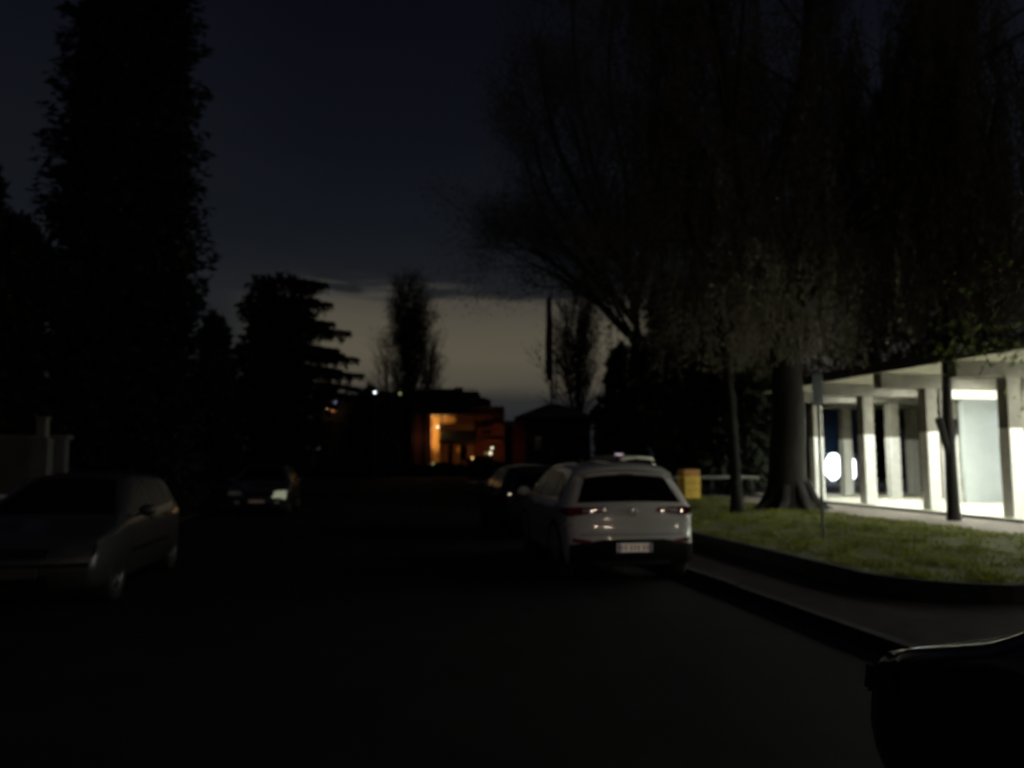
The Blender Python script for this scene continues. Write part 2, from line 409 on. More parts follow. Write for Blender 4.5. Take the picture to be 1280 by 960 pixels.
class Car:
    def __init__(s, name, label, loc, rz, prof, W, belt, paint, axles, rw=.33, cat='car', track=None, cladding=False, group=None, bow=.10, tumble=.24):
        s.t = thing(name, label, cat, loc, rz, group); s.paint = paint
        s.prof = catmull(prof, 6); s.W = W; s.belt = belt; s.axles = axles; s.rw = rw
        s.s0 = min(p.x for p in s.prof); s.s1 = max(p.x for p in s.prof); s.zr = max(p.y for p in s.prof)
        s.bow = bow; s.tumble = tumble; s.mid = (s.s0 + s.s1) / 2; s.hl = (s.s1 - s.s0) / 2
        s.body(cladding); s.wheels(track or W / 2 - .115)
    def hw(s, y, z):
        h = s.W / 2
        e = max(0, (abs(y - s.mid) - (s.hl - .75)) / .75); h *= 1 - .12 * min(e, 1.2) ** 2
        if z > s.belt:
            t = (z - s.belt) / (s.zr - s.belt); h -= .03 + s.tumble * t + .02 * t * t
        elif z > s.belt - .10: h -= .03 * ((z - s.belt + .10) / .10) ** 2
        if z < .5: h -= .05 * ((.5 - z) / .3) ** 2
        return h
    def strip(s, p, q, off=0.0):
        """p continuous index in profile, q lateral -1..1"""
        n = len(s.prof); i = int(math.floor(p)) % n; f = p - math.floor(p)
        a = s.prof[i].lerp(s.prof[(i + 1) % n], f)
        tn = (s.prof[(i + 1) % n] - s.prof[(i - 1) % n].lerp(s.prof[i], f))
        nrm = Vector((-tn.y, tn.x)).normalized()            # profile runs rear-bottom -> up -> front -> back: left normal is outward
        h0 = s.hw(a.x, a.y); Rr = .075
        aa = min(max((abs(q) * h0 - (h0 - Rr)) / Rr, 0), 1)
        inset = Rr * .8 * (1 - sqrt(max(0, 1 - aa * aa)))
        y = a.x - nrm.x * inset + nrm.x * off; z = a.y - nrm.y * inset + nrm.y * off
        e = max(0, (abs(y - s.mid) - (s.hl - .9)) / .9)
        sgn = 1 if y < s.mid else -1
        y += sgn * s.bow * q * q * min(e, 1)
        if z > .8: z -= (.028 + .03 * min(1, max(0, (z - 1.1) / .3))) * q * q
        x = q * (s.hw(y, z)) + (off * (1 if q > 0 else -1) if abs(q) > .97 else 0)
        return Vector((x, y, z))
    def p_at(s, z, rear=True, lo=.3):
        """profile index where the rear (or front) contour crosses height z"""
        n = len(s.prof); best = None
        for i in range(n):
            a, b = s.prof[i], s.prof[(i + 1) % n]
            if rear and a.x > s.mid: continue
            if not rear and a.x < s.mid: continue
            if min(a.y, b.y) <= z <= max(a.y, b.y) and abs(b.y - a.y) > 1e-6:
                up = b.y > a.y
                if (rear and up) or (not rear and not up):
                    c = i + (z - a.y) / (b.y - a.y)
                    if best is None or abs(a.x - s.mid) > 0: best = c if best is None else (min(best, c) if rear else max(best, c))
        return best
    def end_patch(s, name, quad, m, rear=True, off=.006, nu=10, nv=6, parent=None, quads=None):
        """quad: four (q, z) corners"""
        mb = MB()
        for qd in (quads or [quad]):
            A, B, C, D = qd
            rows = []
            for i in range(nu + 1):
                u = i / nu; row = []
                for j in range(nv + 1):
                    w = j / nv
                    q = (A[0]*(1-u) + B[0]*u) * (1-w) + (D[0]*(1-u) + C[0]*u) * w
                    z = (A[1]*(1-u) + B[1]*u) * (1-w) + (D[1]*(1-u) + C[1]*u) * w
                    row.append(s.strip(s.p_at(z, rear), q, off))
                rows.append(row)
            mb.grid(rows)
        return mb.build(name, m, parent or s.t, smooth=True, weld=True)
    def side_patch(s, name, quads, m, side, off=.006, nu=6, nv=5, parent=None):
        mb = MB()
        for A, B, C, D in quads:
            rows = []
            for i in range(nu + 1):
                u = i / nu; row = []
                for j in range(nv + 1):
                    w = j / nv
                    y = (A[0]*(1-u) + B[0]*u) * (1-w) + (D[0]*(1-u) + C[0]*u) * w
                    z = (A[1]*(1-u) + B[1]*u) * (1-w) + (D[1]*(1-u) + C[1]*u) * w
                    row.append((side * (s.hw(y, z) + off), y, z))
                rows.append(row)
            mb.grid(rows)
        return mb.build(name, m, parent or s.t, smooth=True, weld=True)
    def body(s, cladding):
        n = len(s.prof); mb = MB()
        qs = [-1, -.985, -.96, -.93, -.9, -.8, -.65, -.45, -.22, 0, .22, .45, .65, .8, .9, .93, .96, .985, 1]
        mb.grid([[s.strip(i, q) for q in qs] for i in range(n)], closed_u=True)
        K = 9; zm = .62
        for sg in (-1, 1):
            rows = []
            for i in range(n):
                e = s.strip(i, sg); row = [e]
                sp = Vector((min(max(e.y, s.s0 + .7), s.s1 - .7), zm))
                for k in range(1, K + 1):
                    y = e.y + (sp.x - e.y) * k / K; z = e.z + (sp.y - e.z) * k / K
                    row.append((sg * s.hw(y, z), y, z))
                rows.append(row)
            mb.grid(rows, closed_u=True)
        o = mb.build('body', [s.paint, M['black']], s.t, smooth=True, weld=True)
        cut = MB()
        for ya in s.axles:
            for sg in (-1, 1):
                cut.lathe([(0, -.25), (s.rw + .055, -.25), (s.rw + .055, .25), (0, .25)], 28, (sg * (s.W/2 - .06), ya, s.rw + .02), 'x')
        c = cut.build('cutter', M['black'], None, weld=True)
        md = o.modifiers.new('arches', 'BOOLEAN'); md.operation = 'DIFFERENCE'; md.object = c; md.solver = 'EXACT'
        bpy.context.view_layer.update()
        dg = bpy.context.evaluated_depsgraph_get()
        me = bpy.data.meshes.new_from_object(o.evaluated_get(dg))
        o.modifiers.clear(); o.data = me; me.name = 'body'
        bpy.data.objects.remove(c)
        s.bodyobj = o
        # closed dark underbody behind the arches
        ub = MB(); ub.box((0, s.mid, .42), (s.W - .62, s.s1 - s.s0 - .5, .34)); ub.build('underbody', M['black'], s.t)
        if cladding:
            mb = MB()
            for ya in s.axles:
                for sg in (-1, 1):
                    rows = []
                    for i in range(17):
                        a = radians(-12 + 204 * i / 16); row = []
                        for r, d in ((s.rw + .045, -.02), (s.rw + .05, .016), (s.rw + .11, .012), (s.rw + .115, -.01)):
                            y, z = ya + r * cos(a), s.rw + .02 + r * sin(a)
                            row.append((sg * (s.hw(y, z) + d), y, max(z, .2)))
                        rows.append(row)
                    mb.grid(rows)
                    mb.build('arch_trim', M['black'], s.t, smooth=True); mb = MB()
    def wheels(s, track):
        r = s.rw
        for ya in s.axles:
            for sg in (-1, 1):
                mb = MB()
                w = .105
                pts = [(r*.63, -w*.8), (r*.68, -w), (r*.93, -w), (r*.985, -w*.8), (r, -w*.45), (r, w*.45), (r*.985, w*.8), (r*.93, w), (r*.68, w), (r*.63, w*.8), (r*.6, 0), (r*.63, -w*.8)]
                mb.lathe(pts, 32, (0, 0, 0), 'x')
                wh = mb.build('wheel', M['tyre'], s.t, smooth=True); wh.location = (sg * track, ya, r)
                rb = MB()
                rb.lathe([(r*.67, w*.55*sg), (r*.655, w*.9*sg), (r*.60, w*.92*sg), (r*.57, w*.5*sg), (r*.58, -w*.4*sg)], 32, (0, 0, 0), 'x')
                for k in range(5):
                    a = 2*pi*k/5 + .3
                    for da in (-.1, .1):
                        rb.tube([(sg*w*.66, cos(a)*r*.1, sin(a)*r*.1), (sg*w*.7, cos(a+da)*r*.35, sin(a+da)*r*.35), (sg*w*.62, cos(a+da*1.6)*r*.6, sin(a+da*1.6)*r*.6)], [.028, .022, .018], 6)
                rb.lathe([(0, w*.75*sg), (r*.14, w*.72*sg), (r*.16, w*.4*sg)], 16, (0, 0, 0), 'x')
                rb.lathe([(r*.56, -.01*sg), (.0, -.012*sg)], 20, (0, 0, 0), 'x')
                rb.build('rim', M['rim'], wh, smooth=True)
    def mirrors(s, y, z, m=None):
        for sg in (-1, 1):
            mb = MB(); h = s.hw(y, z)
            c = Vector((sg * (h + .13), y, z + .06))
            rows = []
            for i in range(9):
                th = pi * i / 8; row = []
                for j in range(13):
                    ph = 2 * pi * j / 12
                    row.append((c.x + .105 * sin(th) * cos(ph), c.y + .06 * sin(th) * sin(ph) * (1.3 if sin(ph) > 0 else .5), c.z + .075 * cos(th)))
                rows.append(row)
            mb.grid(rows)
            mb.tube([(sg * (h - .03), y + .02, z - .01), (sg * (h + .06), y + .01, z + .02)], .022, 6)
            mb.build('mirror', m or s.paint, s.t, smooth=True)
    def handles(s, ys, z):
        for y in ys:
            for sg in (-1, 1):
                h = s.hw(y, z); mb = MB()
                mb.box((sg * (h + .022), y, z), (.02, .19, .026)); mb.box((sg * (h + .008), y - .08, z), (.03, .03, .026)); mb.box((sg * (h + .008), y + .08, z), (.03, .03, .026))
                mb.build('door_handle', s.paint, s.t)
    def seams(s, ys, z0, z1):
        """shut lines of the doors, thin dark strips on the side"""
        for sg in (-1, 1):
            s.side_patch('door_seam', [((y, z0), (y + .007, z0), (y + .007, z1), (y, z1)) for y in ys], M['black'], sg, off=.0015, nu=1, nv=8)
    def plate(s, z, rear=True, w=.52, h=.11, dull=False, lit=False):
        p = s.strip(s.p_at(z, rear), 0, .018)
        sg = -1 if rear else 1
        mb = MB(); mb.box((0, p.y + sg * .012, z), (w, .012, h)); pl = mb.build('number_plate', M['plate_shaded' if dull else ('plate_glow' if lit else 'plate')], s.t)
        mb = MB()
        for q in (-1, 1):
            mb = MB(); mb.box((q * (w/2 - .023), p.y + sg * .020, z), (.030, .004, h - .006))
            mb.build('blue_band', M['dimmed' if dull else 'plateblue'], pl)
        mb = MB()
        for x in (-.17, -.12, -.05, .0, .05, .12, .17):
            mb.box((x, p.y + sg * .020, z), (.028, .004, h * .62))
        mb.build('plate_marks', M['dimmed' if dull else 'platemark'], pl)

def heading(away=True): return TH if away else TH + pi
# --- white crossover, tail towards us
PROF_SUV = [(.22,.24),(.06,.30),(.0,.46),(.0,.60),(.035,.74),(.05,.88),(.09,1.0),(.15,1.09),(.30,1.30),(.40,1.43),(.33,1.50),(.50,1.565),(1.0,1.60),(1.7,1.615),(2.4,1.565),(2.8,1.38),(3.25,1.10),(3.5,1.02),(3.95,.96),(4.18,.86),(4.27,.68),(4.28,.5),(4.22,.32),(4.05,.22),(3.0,.20),(2.1,.20),(1.2,.20)]
def glint(c, q, z, off, par, rr_):
    # added mirror discs, turned to eye and lamp, put glints on lamps and bodywork
    lampP = S(-16, 3.7, 6.85); eye = Vector((0, 0, CAM_H)); Rm = Matrix.Rotation(c.t.rotation_euler.z, 3, 'Z'); loc = Vector(c.t.location)
    p = c.strip(c.p_at(z), q, off); wp = loc + Rm @ p
    nrm = Rm.inverted() @ ((eye - wp).normalized() + (lampP - wp).normalized()).normalized()
    a = nrm.cross(Vector((0, 0, 1))).normalized(); b = nrm.cross(a)
    mb = MB(); P_ = [p + (a * cos(2*pi*k/8) + b * sin(2*pi*k/8)) * rr_ for k in range(8)]
    mb.add(P_ + [v_ - nrm * .006 for v_ in P_], [tuple(range(8)), tuple(range(8, 16))[::-1]] + [(k, (k+1) % 8, 8 + (k+1) % 8, 8 + k) for k in range(8)])
    mb.build('lamp_glint' if par is not c.t else 'body_glint', M['glint'], par)
def suv():
    c = Car('parked_car', 'white crossover hatchback parked at the right kerb, tail towards us', S(9.62, 3.30, 0), heading() - radians(2.4), PROF_SUV, 1.80, 1.06, M['p_white'], (.78, 3.38), .34, cladding=True, tumble=.27)
    # rear screen, wider at the base, with upturned corners
    c.end_patch('rear_window', None, M['glass'], quads=[((-.86, 1.075), (.86, 1.075), (.80, 1.405), (-.80, 1.405))], nu=24, nv=8)
    # spoiler lip
    mb = MB(); pr_ = [c.strip(c.p_at(1.44), q, .02) for q in [k / 12 * .86 for k in range(-12, 13)]]
    mb.tube(pr_, [.012] + [.026] * 23 + [.012], 8); mb.build('spoiler', c.paint, c.t, smooth=True)
    mb = MB(); q0 = c.strip(c.p_at(1.44), 0, .045); mb.box((0, q0.y, q0.z - .012), (.20, .012, .016)); mb.build('brake_light', M['redlens'], c.t)
    for sg in (-1, 1):
        o = c.end_patch('tail_light', None, M['redlens'], quads=[((sg*.40, .955), (sg*.97, .91), (sg*.975, 1.03), (sg*.44, 1.0))], nu=14, nv=5, off=.012)
        c.side_patch('lens', [((.10, .885), (.50, .955), (.42, 1.0), (.13, 1.005))], M['redlens'], sg, off=.010, parent=o)
        c.end_patch('lamp_strip', None, M['clearlens'], quads=[((sg*.46, .97), (sg*.78, .955), (sg*.78, .985), (sg*.48, .99))], off=.016, parent=o)
        c.end_patch('reflector', None, M['redlens'], quads=[((sg*.66, .545), (sg*.965, .56), (sg*.965, .615), (sg*.70, .59))], off=.018)
        pass
    # dark lower bumper with a raised middle for the plate
    c.end_patch('bumper', None, M['black'], quads=[((-.99, .27), (-.55, .27), (-.50, .60), (-.99, .53)), ((-.55, .27), (.55, .27), (.50, .60), (-.50, .60)), ((.55, .27), (.99, .27), (.99, .53), (.50, .60))], off=.010, nu=12, nv=6)
    c.end_patch('skid_plate', None, M['rim'], quads=[((-.62, .285), (.62, .285), (.66, .335), (-.66, .335))], off=.022, nu=14, nv=3)
    c.plate(.50, w=.46, lit=True)
    # round emblem
    p = c.strip(c.p_at(.95), 0, .012); mb = MB()
    mb.tube([(p.x + .055 * cos(a), p.y - .004, p.z + .055 * sin(a)) for a in [2*pi*k/24 for k in range(25)]], .008, 6)
    mb.tube([(p.x - .05, p.y - .004, p.z), (p.x + .05, p.y - .004, p.z)], .008, 6)
    mb.build('emblem', M['chrome'], c.t, smooth=True)
    lights = [ch for ch in c.t.children if ch.name.startswith('tail_light')]
    for q, z, off, par, rr_ in ((-.66, .962, .022, lights[0], .009), (-.585, .966, .022, lights[0], .007), (-.44, .975, .022, lights[0], .007),
                          (.50, .955, .022, lights[1], .008), (.84, .96, .022, lights[1], .011), (-.60, .76, .012, c.t, .008), (-.36, .76, .012, c.t, .005), (.74, .76, .012, c.t, .007), (.03, .965, .022, c.t, .006)):
        glint(c, q, z, off, par, rr_)
    # tailgate shut line
    c.end_patch('tailgate_seam', None, M['black'], quads=[((-.84, .655), (.84, .655), (.84, .662), (-.84, .662))], off=.002, nu=20, nv=1)
    for sg in (-1, 1):
        c.side_patch('side_window', [((.62, 1.13), (1.12, 1.10), (1.12, 1.43), (.80, 1.36))], M['glass'], sg)
        c.side_patch('side_window', [((1.18, 1.10), (2.02, 1.085), (1.98, 1.475), (1.18, 1.44))], M['glass'], sg)
        c.side_patch('side_window', [((2.10, 1.085), (3.02, 1.09), (2.52, 1.43), (2.06, 1.475))], M['glass'], sg)
        c.side_patch('sill_trim', [((1.3, .22), (2.85, .22), (2.85, .34), (1.3, .34))], M['black'], sg, off=.008)
        mb = MB(); mb.tube([(sg*(c.hw(y, 1.57)-.06), y, 1.615 - .05*abs(y-1.45)**2) for y in (.7, 1.0, 1.5, 2.0, 2.25)], .016, 6); mb.build('roof_rail', M['black'], c.t, smooth=True)
    c.seams([1.15, 2.05, 2.98], .35, 1.06); c.handles((1.35, 2.25), .97)
    c.end_patch('windscreen', None, M['glass'], quads=[((-.82, 1.12), (.82, 1.12), (.78, 1.50), (-.78, 1.50))], rear=False, nu=16)
    c.end_patch('grille', None, M['black'], quads=[((-.55, .55), (.55, .55), (.55, .78), (-.55, .78))], rear=False, nu=10)
    for sg in (-1, 1): c.end_patch('headlight', None, M['clearlens'], quads=[((sg*.6, .70), (sg*.97, .70), (sg*.97, .82), (sg*.6, .80))], rear=False)
    mb = MB(); mb.box((0, .72, 1.635), (.03, .14, .05), taper=.5); mb.build('antenna', M['black'], c.t)
    mb = MB(); q = c.strip(c.p_at(1.13), .0, .018); mb.tube([(.02, q.y - .004, 1.12), (.2, c.strip(c.p_at(1.2), .3, .02).y - .004, 1.17), (.42, c.strip(c.p_at(1.16), .5, .02).y - .01, 1.165)], .008, 5); mb.build('wiper', M['black'], c.t)
    c.mirrors(2.86, 1.05)
    return c
suv()

PROF_HATCH = [(.18,.22),(.05,.32),(.0,.50),(.02,.68),(.08,.86),(.14,.98),(.30,1.22),(.42,1.36),(.62,1.43),(1.1,1.465),(1.7,1.465),(2.15,1.40),(2.6,1.18),(2.98,.97),(3.2,.90),(3.6,.80),(3.82,.68),(3.9,.52),(3.9,.40),(3.84,.26),(3.65,.20),(2.8,.19),(2.0,.19),(1.1,.19)]
PROF_VAN = [(.12,.3),(.03,.5),(.0,.8),(.02,1.1),(.05,1.30),(.18,1.37),(1.2,1.395),(2.2,1.36),(2.6,1.24),(3.0,1.02),(3.4,.92),(3.75,.80),(3.88,.6),(3.88,.38),(3.7,.22),(2.8,.19),(1.9,.19),(1.0,.19)]
def hatch(label, loc, rz, paint, front_detail=True, group=None, glow=False, name='parked_car', scale_h=1.0, dull=False, van=False, cat='car'):
    HL = M['dimmed'] if dull else M['clearlens']; TL = M['darkred'] if dull else M['redlens']
    prof = [(a, b * (scale_h if b > .6 else 1)) for a, b in (PROF_VAN if van else PROF_HATCH)]
    k = scale_h
    c = Car(name, label, loc, rz, prof, 1.70, .93 * k, paint, (.68, 3.15), .30, group=group, cat=cat, tumble=.10 if van else .24)
    c.end_patch('rear_window', None, M['glass'], quads=[((-.80, 1.0*k), (.80, 1.0*k), (.74, (1.24 if van else 1.30)*k), (-.74, (1.24 if van else 1.30)*k))], nu=16)
    c.end_patch('windscreen', None, M['glass'], quads=[((-.88, .99*k), (.88, .99*k), (.78, (1.31 if van else 1.385)*k), (-.78, (1.31 if van else 1.385)*k))], rear=False, nu=16)
    for sg in (-1, 1):
        c.end_patch('tail_light', None, TL, quads=[((sg*.66, .80), (sg*.98, .80), (sg*.98, 1.0*k), (sg*.74, 1.0*k))], off=.01)
        gl = glow and sg < 0
        h = c.end_patch('headlight', None, M['lens_glow'] if gl else HL, quads=[((sg*.52, .60 - .12 * gl), (sg*.985, .585 - .1 * gl), (sg*.985, .72), (sg*.60, .70))], rear=False, off=.012, nu=12)
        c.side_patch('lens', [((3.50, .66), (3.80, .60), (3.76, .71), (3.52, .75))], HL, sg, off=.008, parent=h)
        if not van: c.side_patch('side_window', [((.62, 1.02*k), (.98, .99*k), (1.02, 1.33*k), (.78, 1.27*k))], M['glass'], sg)
        if not van: c.side_patch('side_window', [((1.05, .99*k), (1.68, .965*k), (1.68, 1.365*k), (1.09, 1.335*k))], M['glass'], sg)
        c.side_patch('side_window', [((1.75, .965*k), (2.72, .955*k), (2.15, 1.32*k), (1.75, 1.365*k))], M['glass'], sg)
        c.side_patch('rubbing_strip', [((1.05, .50), (2.75, .50), (2.75, .55), (1.05, .55))], M['black'], sg, off=.012)
        c.end_patch('fog_lamp', None, HL, quads=[((sg*.62, .36), (sg*.80, .36), (sg*.80, .45), (sg*.62, .45))], rear=False, off=.014)
    c.seams([1.0, 1.71, 2.74], .30, .93 * k); c.handles((1.16, 1.90), .86)
    c.end_patch('front_bumper', None, M['black'], quads=[((-.95, .47), (.95, .47), (.95, .515), (-.95, .515))], rear=False, off=.014, nu=16, nv=2)
    c.end_patch('grille', None, M['black'], quads=[((-.42, .57), (.42, .57), (.45, .67), (-.45, .67))], rear=False, off=.01)
    c.end_patch('air_intake', None, M['black'], quads=[((-.5, .28), (.5, .28), (.46, .40), (-.46, .40))], rear=False, off=.008)
    c.plate(.43, rear=False, dull=dull); c.plate(.55, rear=True, dull=dull)
    c.mirrors(2.50, .93 * k)
    # bonnet shut lines and wipers
    mb = MB()
    for sg in (-1, 1):
        z = 1.0 * k; p = c.strip(c.p_at(z, False), sg * .1, .018); q = c.strip(c.p_at(1.06 * k, False), sg * .1 - .6, .022)
        mb.tube([p, q], .008, 5)
    mb.build('wiper', M['black'], c.t)
    return c
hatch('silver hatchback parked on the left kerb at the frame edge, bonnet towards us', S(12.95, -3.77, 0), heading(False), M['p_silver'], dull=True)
hatch('dark grey hatchback farther up the left kerb with one bright headlight', S(26.5, -3.25, 0), heading(False), M['p_grey'], glow=True)
cA = hatch('charcoal car parked directly ahead of the white crossover', S(15.2, 3.35, 0), heading(), M['p_dark'], scale_h=1.03, dull=True)
glint(cA, -.88, .93, .022, [ch for ch in cA.t.children if ch.name.startswith('tail_light')][0], .014)
hatch('black car beside the camera, only its bonnet in the lower right corner', S(-.48, 3.02, 0), heading(), M['p_navy'], scale_h=1.06, dull=True)
pc = at(799, 576, 24.0)
hatch('pale cream van standing beyond the lawn, its roof showing over the white crossover', (pc.x, pc.y, Z_LAWN), TH + radians(14), M['p_pale'], van=True, scale_h=1.05, name='parked_van', cat='van')


# ================================================================== TREES
def grow(mb, tips, p, d, r, length, lvl, maxl, spread=.5, up=.1, seg=.5, nb=3, rmin=.006, wob=.16):
    n = max(2, int(length / seg)); pts = [p.copy()]; rad = [r]; dd = d.normalized()
    r1 = r * (.55 if lvl < maxl else .25)
    for i in range(n):
        dd = (dd + Vector((U(-wob, wob), U(-wob, wob), U(-wob, wob) + up * .3))).normalized()
        pts.append(pts[-1] + dd * (length / n)); rad.append(max(rmin, r + (r1 - r) * (i + 1) / n))
    mb.tube(pts, rad, 7 if r > .08 else (5 if r > .03 else 3), cap=False)
    if lvl >= maxl:
        tips.append((pts[-1], dd)); tips.append((pts[len(pts)//2], dd)); return
    for k in range(nb):
        i = random.randint(max(1, n // 3), n); b = pts[i]
        ax = Vector((U(-1, 1), U(-1, 1), U(-.5, .8))).normalized()
        nd = (dd + ax * spread * U(.6, 1.4)).normalized()
        grow(mb, tips, b, nd, max(rmin, rad[i] * U(.5, .75)), length * U(.55, .8), lvl + 1, maxl, spread, up, seg * .75, nb, rmin, wob)
    tips.append((pts[-1], dd))

def smooth_line(P, n=5):
    P = [Vector(p) for p in P]; Q = [P[0]] + P + [P[-1]]; out = []
    for i in range(1, len(Q) - 2):
        p0, p1, p2, p3 = Q[i-1:i+3]
        for j in range(n):
            t = j / n
            out.append(.5 * ((2*p1) + (p2-p0)*t + (2*p0-5*p1+4*p2-p3)*t*t + (3*p1-p0-3*p2+p3)*t**3))
    out.append(P[-1]); return out

def limb_tree(name, label, cat, base, trunk, limbs, r0, maxl=2, nb=4, spread=.7, up=.25, blen=2.6, group=None, every=3, rmin=.007, flare=1.6, wob=.16, r_end=.5):
    """trunk and main limbs given as world point lists; everything stored relative to the base"""
    t = thing(name, label, cat, base, 0, group); B = Vector(base)
    mb = MB(); tw = MB(); tips = []
    def run(P, ra, rb, n=10, fl=1.0):
        Q = [q - B for q in smooth_line(P)]
        m = len(Q)
        rr = [ra + (rb - ra) * (i / (m - 1)) for i in range(m)]
        if fl > 1:
            for i in range(m):
                zz = Q[i].z; rr[i] *= 1 + (fl - 1) * math.exp(-max(zz, 0) / .35)
        mb.tube(Q, rr, n); return Q, rr
    run(trunk, r0, r0 * .6, 14, flare)
    for P, ra in limbs:
        Q, rr = run(P, ra, ra * .3, 8)
        for i in range(2, len(Q), every):
            for k in range(2):
                d = (Q[min(i+1, len(Q)-1)] - Q[i-1]).normalized()
                nd = (d + Vector((U(-1, 1), U(-1, 1), U(-.5, .8))).normalized() * spread).normalized()
                grow(tw, tips, Q[i], nd, max(rmin, rr[i] * U(.3, .55)), blen * U(.6, 1.2), 1, maxl, spread, up, .45, nb, rmin, wob)
    mb.build('trunk', M['bark'], t, smooth=True)
    tw.build('branches', M['twig'], t)
    return t, tips

def twig_leaves(tips, n_per, spreadr, rng):
    P = []; N = []
    for p, d in tips:
        for k in range(n_per):
            P.append((p.x + rng.normal(0, spreadr), p.y + rng.normal(0, spreadr), p.z + rng.normal(0, spreadr)))
            N.append((d.x + rng.normal(0, .5), d.y + rng.normal(0, .5), d.z + rng.normal(0, .5)))
    return P, N

def strands(anchors, rng, lmin, lmax, B, zfloor, per=28, sway=.25):
    """hanging twigs: thin leaves set along lines that droop from the anchors"""
    mb = MB(); P = []; N = []
    for a in anchors:
        zf_ = zfloor + (rng.random() ** 1.5) * 2.6 - .3; Ln = rng.uniform(lmin, lmax); k = max(5, int(Ln / .22))
        d = np.array([rng.normal(0, sway), rng.normal(0, sway), -.6]); p = np.array(a, float); pts = [tuple(p)]
        for i in range(k):
            d = d * .8 + np.array([rng.normal(0, .07), rng.normal(0, .07), -.28]); d /= np.linalg.norm(d)
            p = p + d * Ln / k
            if p[2] + B[2] < zf_: break
            pts.append(tuple(p))
            for j in range(max(1, per // k)):
                q = p + rng.normal(0, .055, 3); P.append(tuple(q)); N.append((d[0] + rng.normal(0, .45), d[1] + rng.normal(0, .45), d[2] + rng.normal(0, .3)))
        if len(pts) > 1: mb.tube(pts, [.006] * len(pts), 3, cap=False)
    return mb, P, N

# ---- right: bare branching tree behind the white car
rng = np.random.default_rng(11)
YA = 38.0
gz = lambda px, Y: (at(px, 572, Y).x, Y)
bx = at(800, 600, YA).x
baseA = Vector((bx, YA, .1))
A = lambda x, y, dY=0: at(x, y, YA + dY)
trunk = [baseA, A(800, 540), A(797, 470), A(796, 415)]
limbs = [
    ([A(796, 425), A(776, 408, .3), A(745, 375, .8), A(706, 340, 1.2), A(668, 312, 1.5)], .27),
    ([A(797, 420), A(790, 370, -.5), A(765, 300, -1), A(735, 225, -1.2), A(715, 150, -1)], .19),
    ([A(797, 415), A(797, 350, .2), A(812, 304, .6), A(850, 280, .8), A(868, 210, 1)], .15),
    ([A(797, 420), A(785, 330, 1), A(783, 230, 1.5), A(762, 120, 1.5), A(765, 20, 1)], .20),
    ([A(790, 400), A(755, 350, -1), A(715, 290, -1.5), A(682, 230, -2), A(668, 170, -2)], .15),
    ([A(796, 400), A(740, 345, 2), A(690, 290, 3), A(668, 240, 3.4), A(655, 190, 3.4)], .15),
    ([A(790, 350, -.5), A(745, 280, -2.5), A(700, 190, -3), A(680, 110, -3), A(678, 60, -3)], .15),
    ([A(745, 375, .8), A(705, 350, 0), A(680, 337, -.6), A(658, 326, -1)], .11),
    ([A(785, 330, 1), A(745, 220, 2), A(722, 110, 2.4), A(716, 10, 2.4), A(720, -60, 2.4)], .15),
    ([A(797, 380), A(815, 260, -1), A(812, 130, -1.4), A(830, 0, -1), A(830, -100, -1)], .17),
]
ta, tips = limb_tree('bare_tree', 'big bare tree with forking limbs rising behind the white crossover', 'tree', baseA, trunk, limbs, .46, maxl=3, nb=3, spread=.75, up=.12, blen=3.0, every=3, rmin=.009)
P_, N_ = twig_leaves(tips, 44, .5, rng)
leafmesh('crown', P_, N_, .15, .25, M['leafdry'], ta, rng=rng)

# ---- right: slim leaning trunk on the lawn
YB = 19.6; baseB = Vector((at(921, 600, YB).x, YB, Z_LAWN - .05))
Bq = lambda x, y, dY=0: at(x, y, YB + dY)
trunk = [baseB, Bq(917, 560), Bq(911, 480), Bq(899, 400), Bq(884, 335)]
limbs = [([Bq(886, 340), Bq(870, 300, .3), Bq(853, 262, .5), Bq(838, 190, .5), Bq(832, 90, .2)], .10),
         ([Bq(888, 345), Bq(895, 260, -.5), Bq(915, 170, -.8), Bq(925, 60, -1), Bq(935, -60, -1)], .11),
         ([Bq(905, 430), Bq(935, 360, .5), Bq(960, 280, 1), Bq(985, 190, 1.2), Bq(1000, 90, 1)], .09),
         ([Bq(870, 300), Bq(845, 300, .6), Bq(812, 306, 1.2), Bq(798, 330, 1.8)], .05)]
tb, tips = limb_tree('slender_tree', 'slim tree with thin leaning trunk on the lawn left of the thickest trunk', 'tree', baseB, trunk, limbs, .145, maxl=3, nb=3, spread=.7, up=.08, blen=1.8, every=3, flare=1.5)
P_, N_ = twig_leaves(tips, 18, .42, rng)
leafmesh('crown', P_, N_, .15, .25, M['leafdry'], tb, rng=rng)

# ---- right: the thick trunk with weeping foliage
YC = 21.0; baseC = Vector((at(988, 600, YC).x, YC, Z_LAWN - .06))
Cq = lambda x, y, dY=0: at(x, y, YC + dY)
trunk = [baseC, Cq(984, 590), Cq(986, 520), Cq(982, 450), Cq(978, 380), Cq(985, 300)]
limbs = [([Cq(980, 420), Cq(950, 340, -1), Cq(925, 240, -2), Cq(905, 120, -2.4), Cq(890, 0, -2)], .26),
         ([Cq(984, 350), Cq(1000, 250, .5), Cq(1005, 140, 1), Cq(1010, 20, 1), Cq(1015, -120, 0)], .30),
         ([Cq(985, 380), Cq(1040, 300, -1.5), Cq(1100, 230, -3), Cq(1160, 150, -4), Cq(1210, 60, -4.5)], .24),
         ([Cq(984, 400), Cq(1030, 350, 1.4), Cq(1090, 300, 2.2), Cq(1140, 260, 2.4), Cq(1200, 230, 2.4)], .16),
         ([Cq(982, 440), Cq(955, 400, 1), Cq(920, 370, 2), Cq(890, 330, 2.6)], .13),
         ([Cq(985, 330), Cq(1060, 200, 0), Cq(1120, 90, 0), Cq(1170, -40, 0)], .22)]
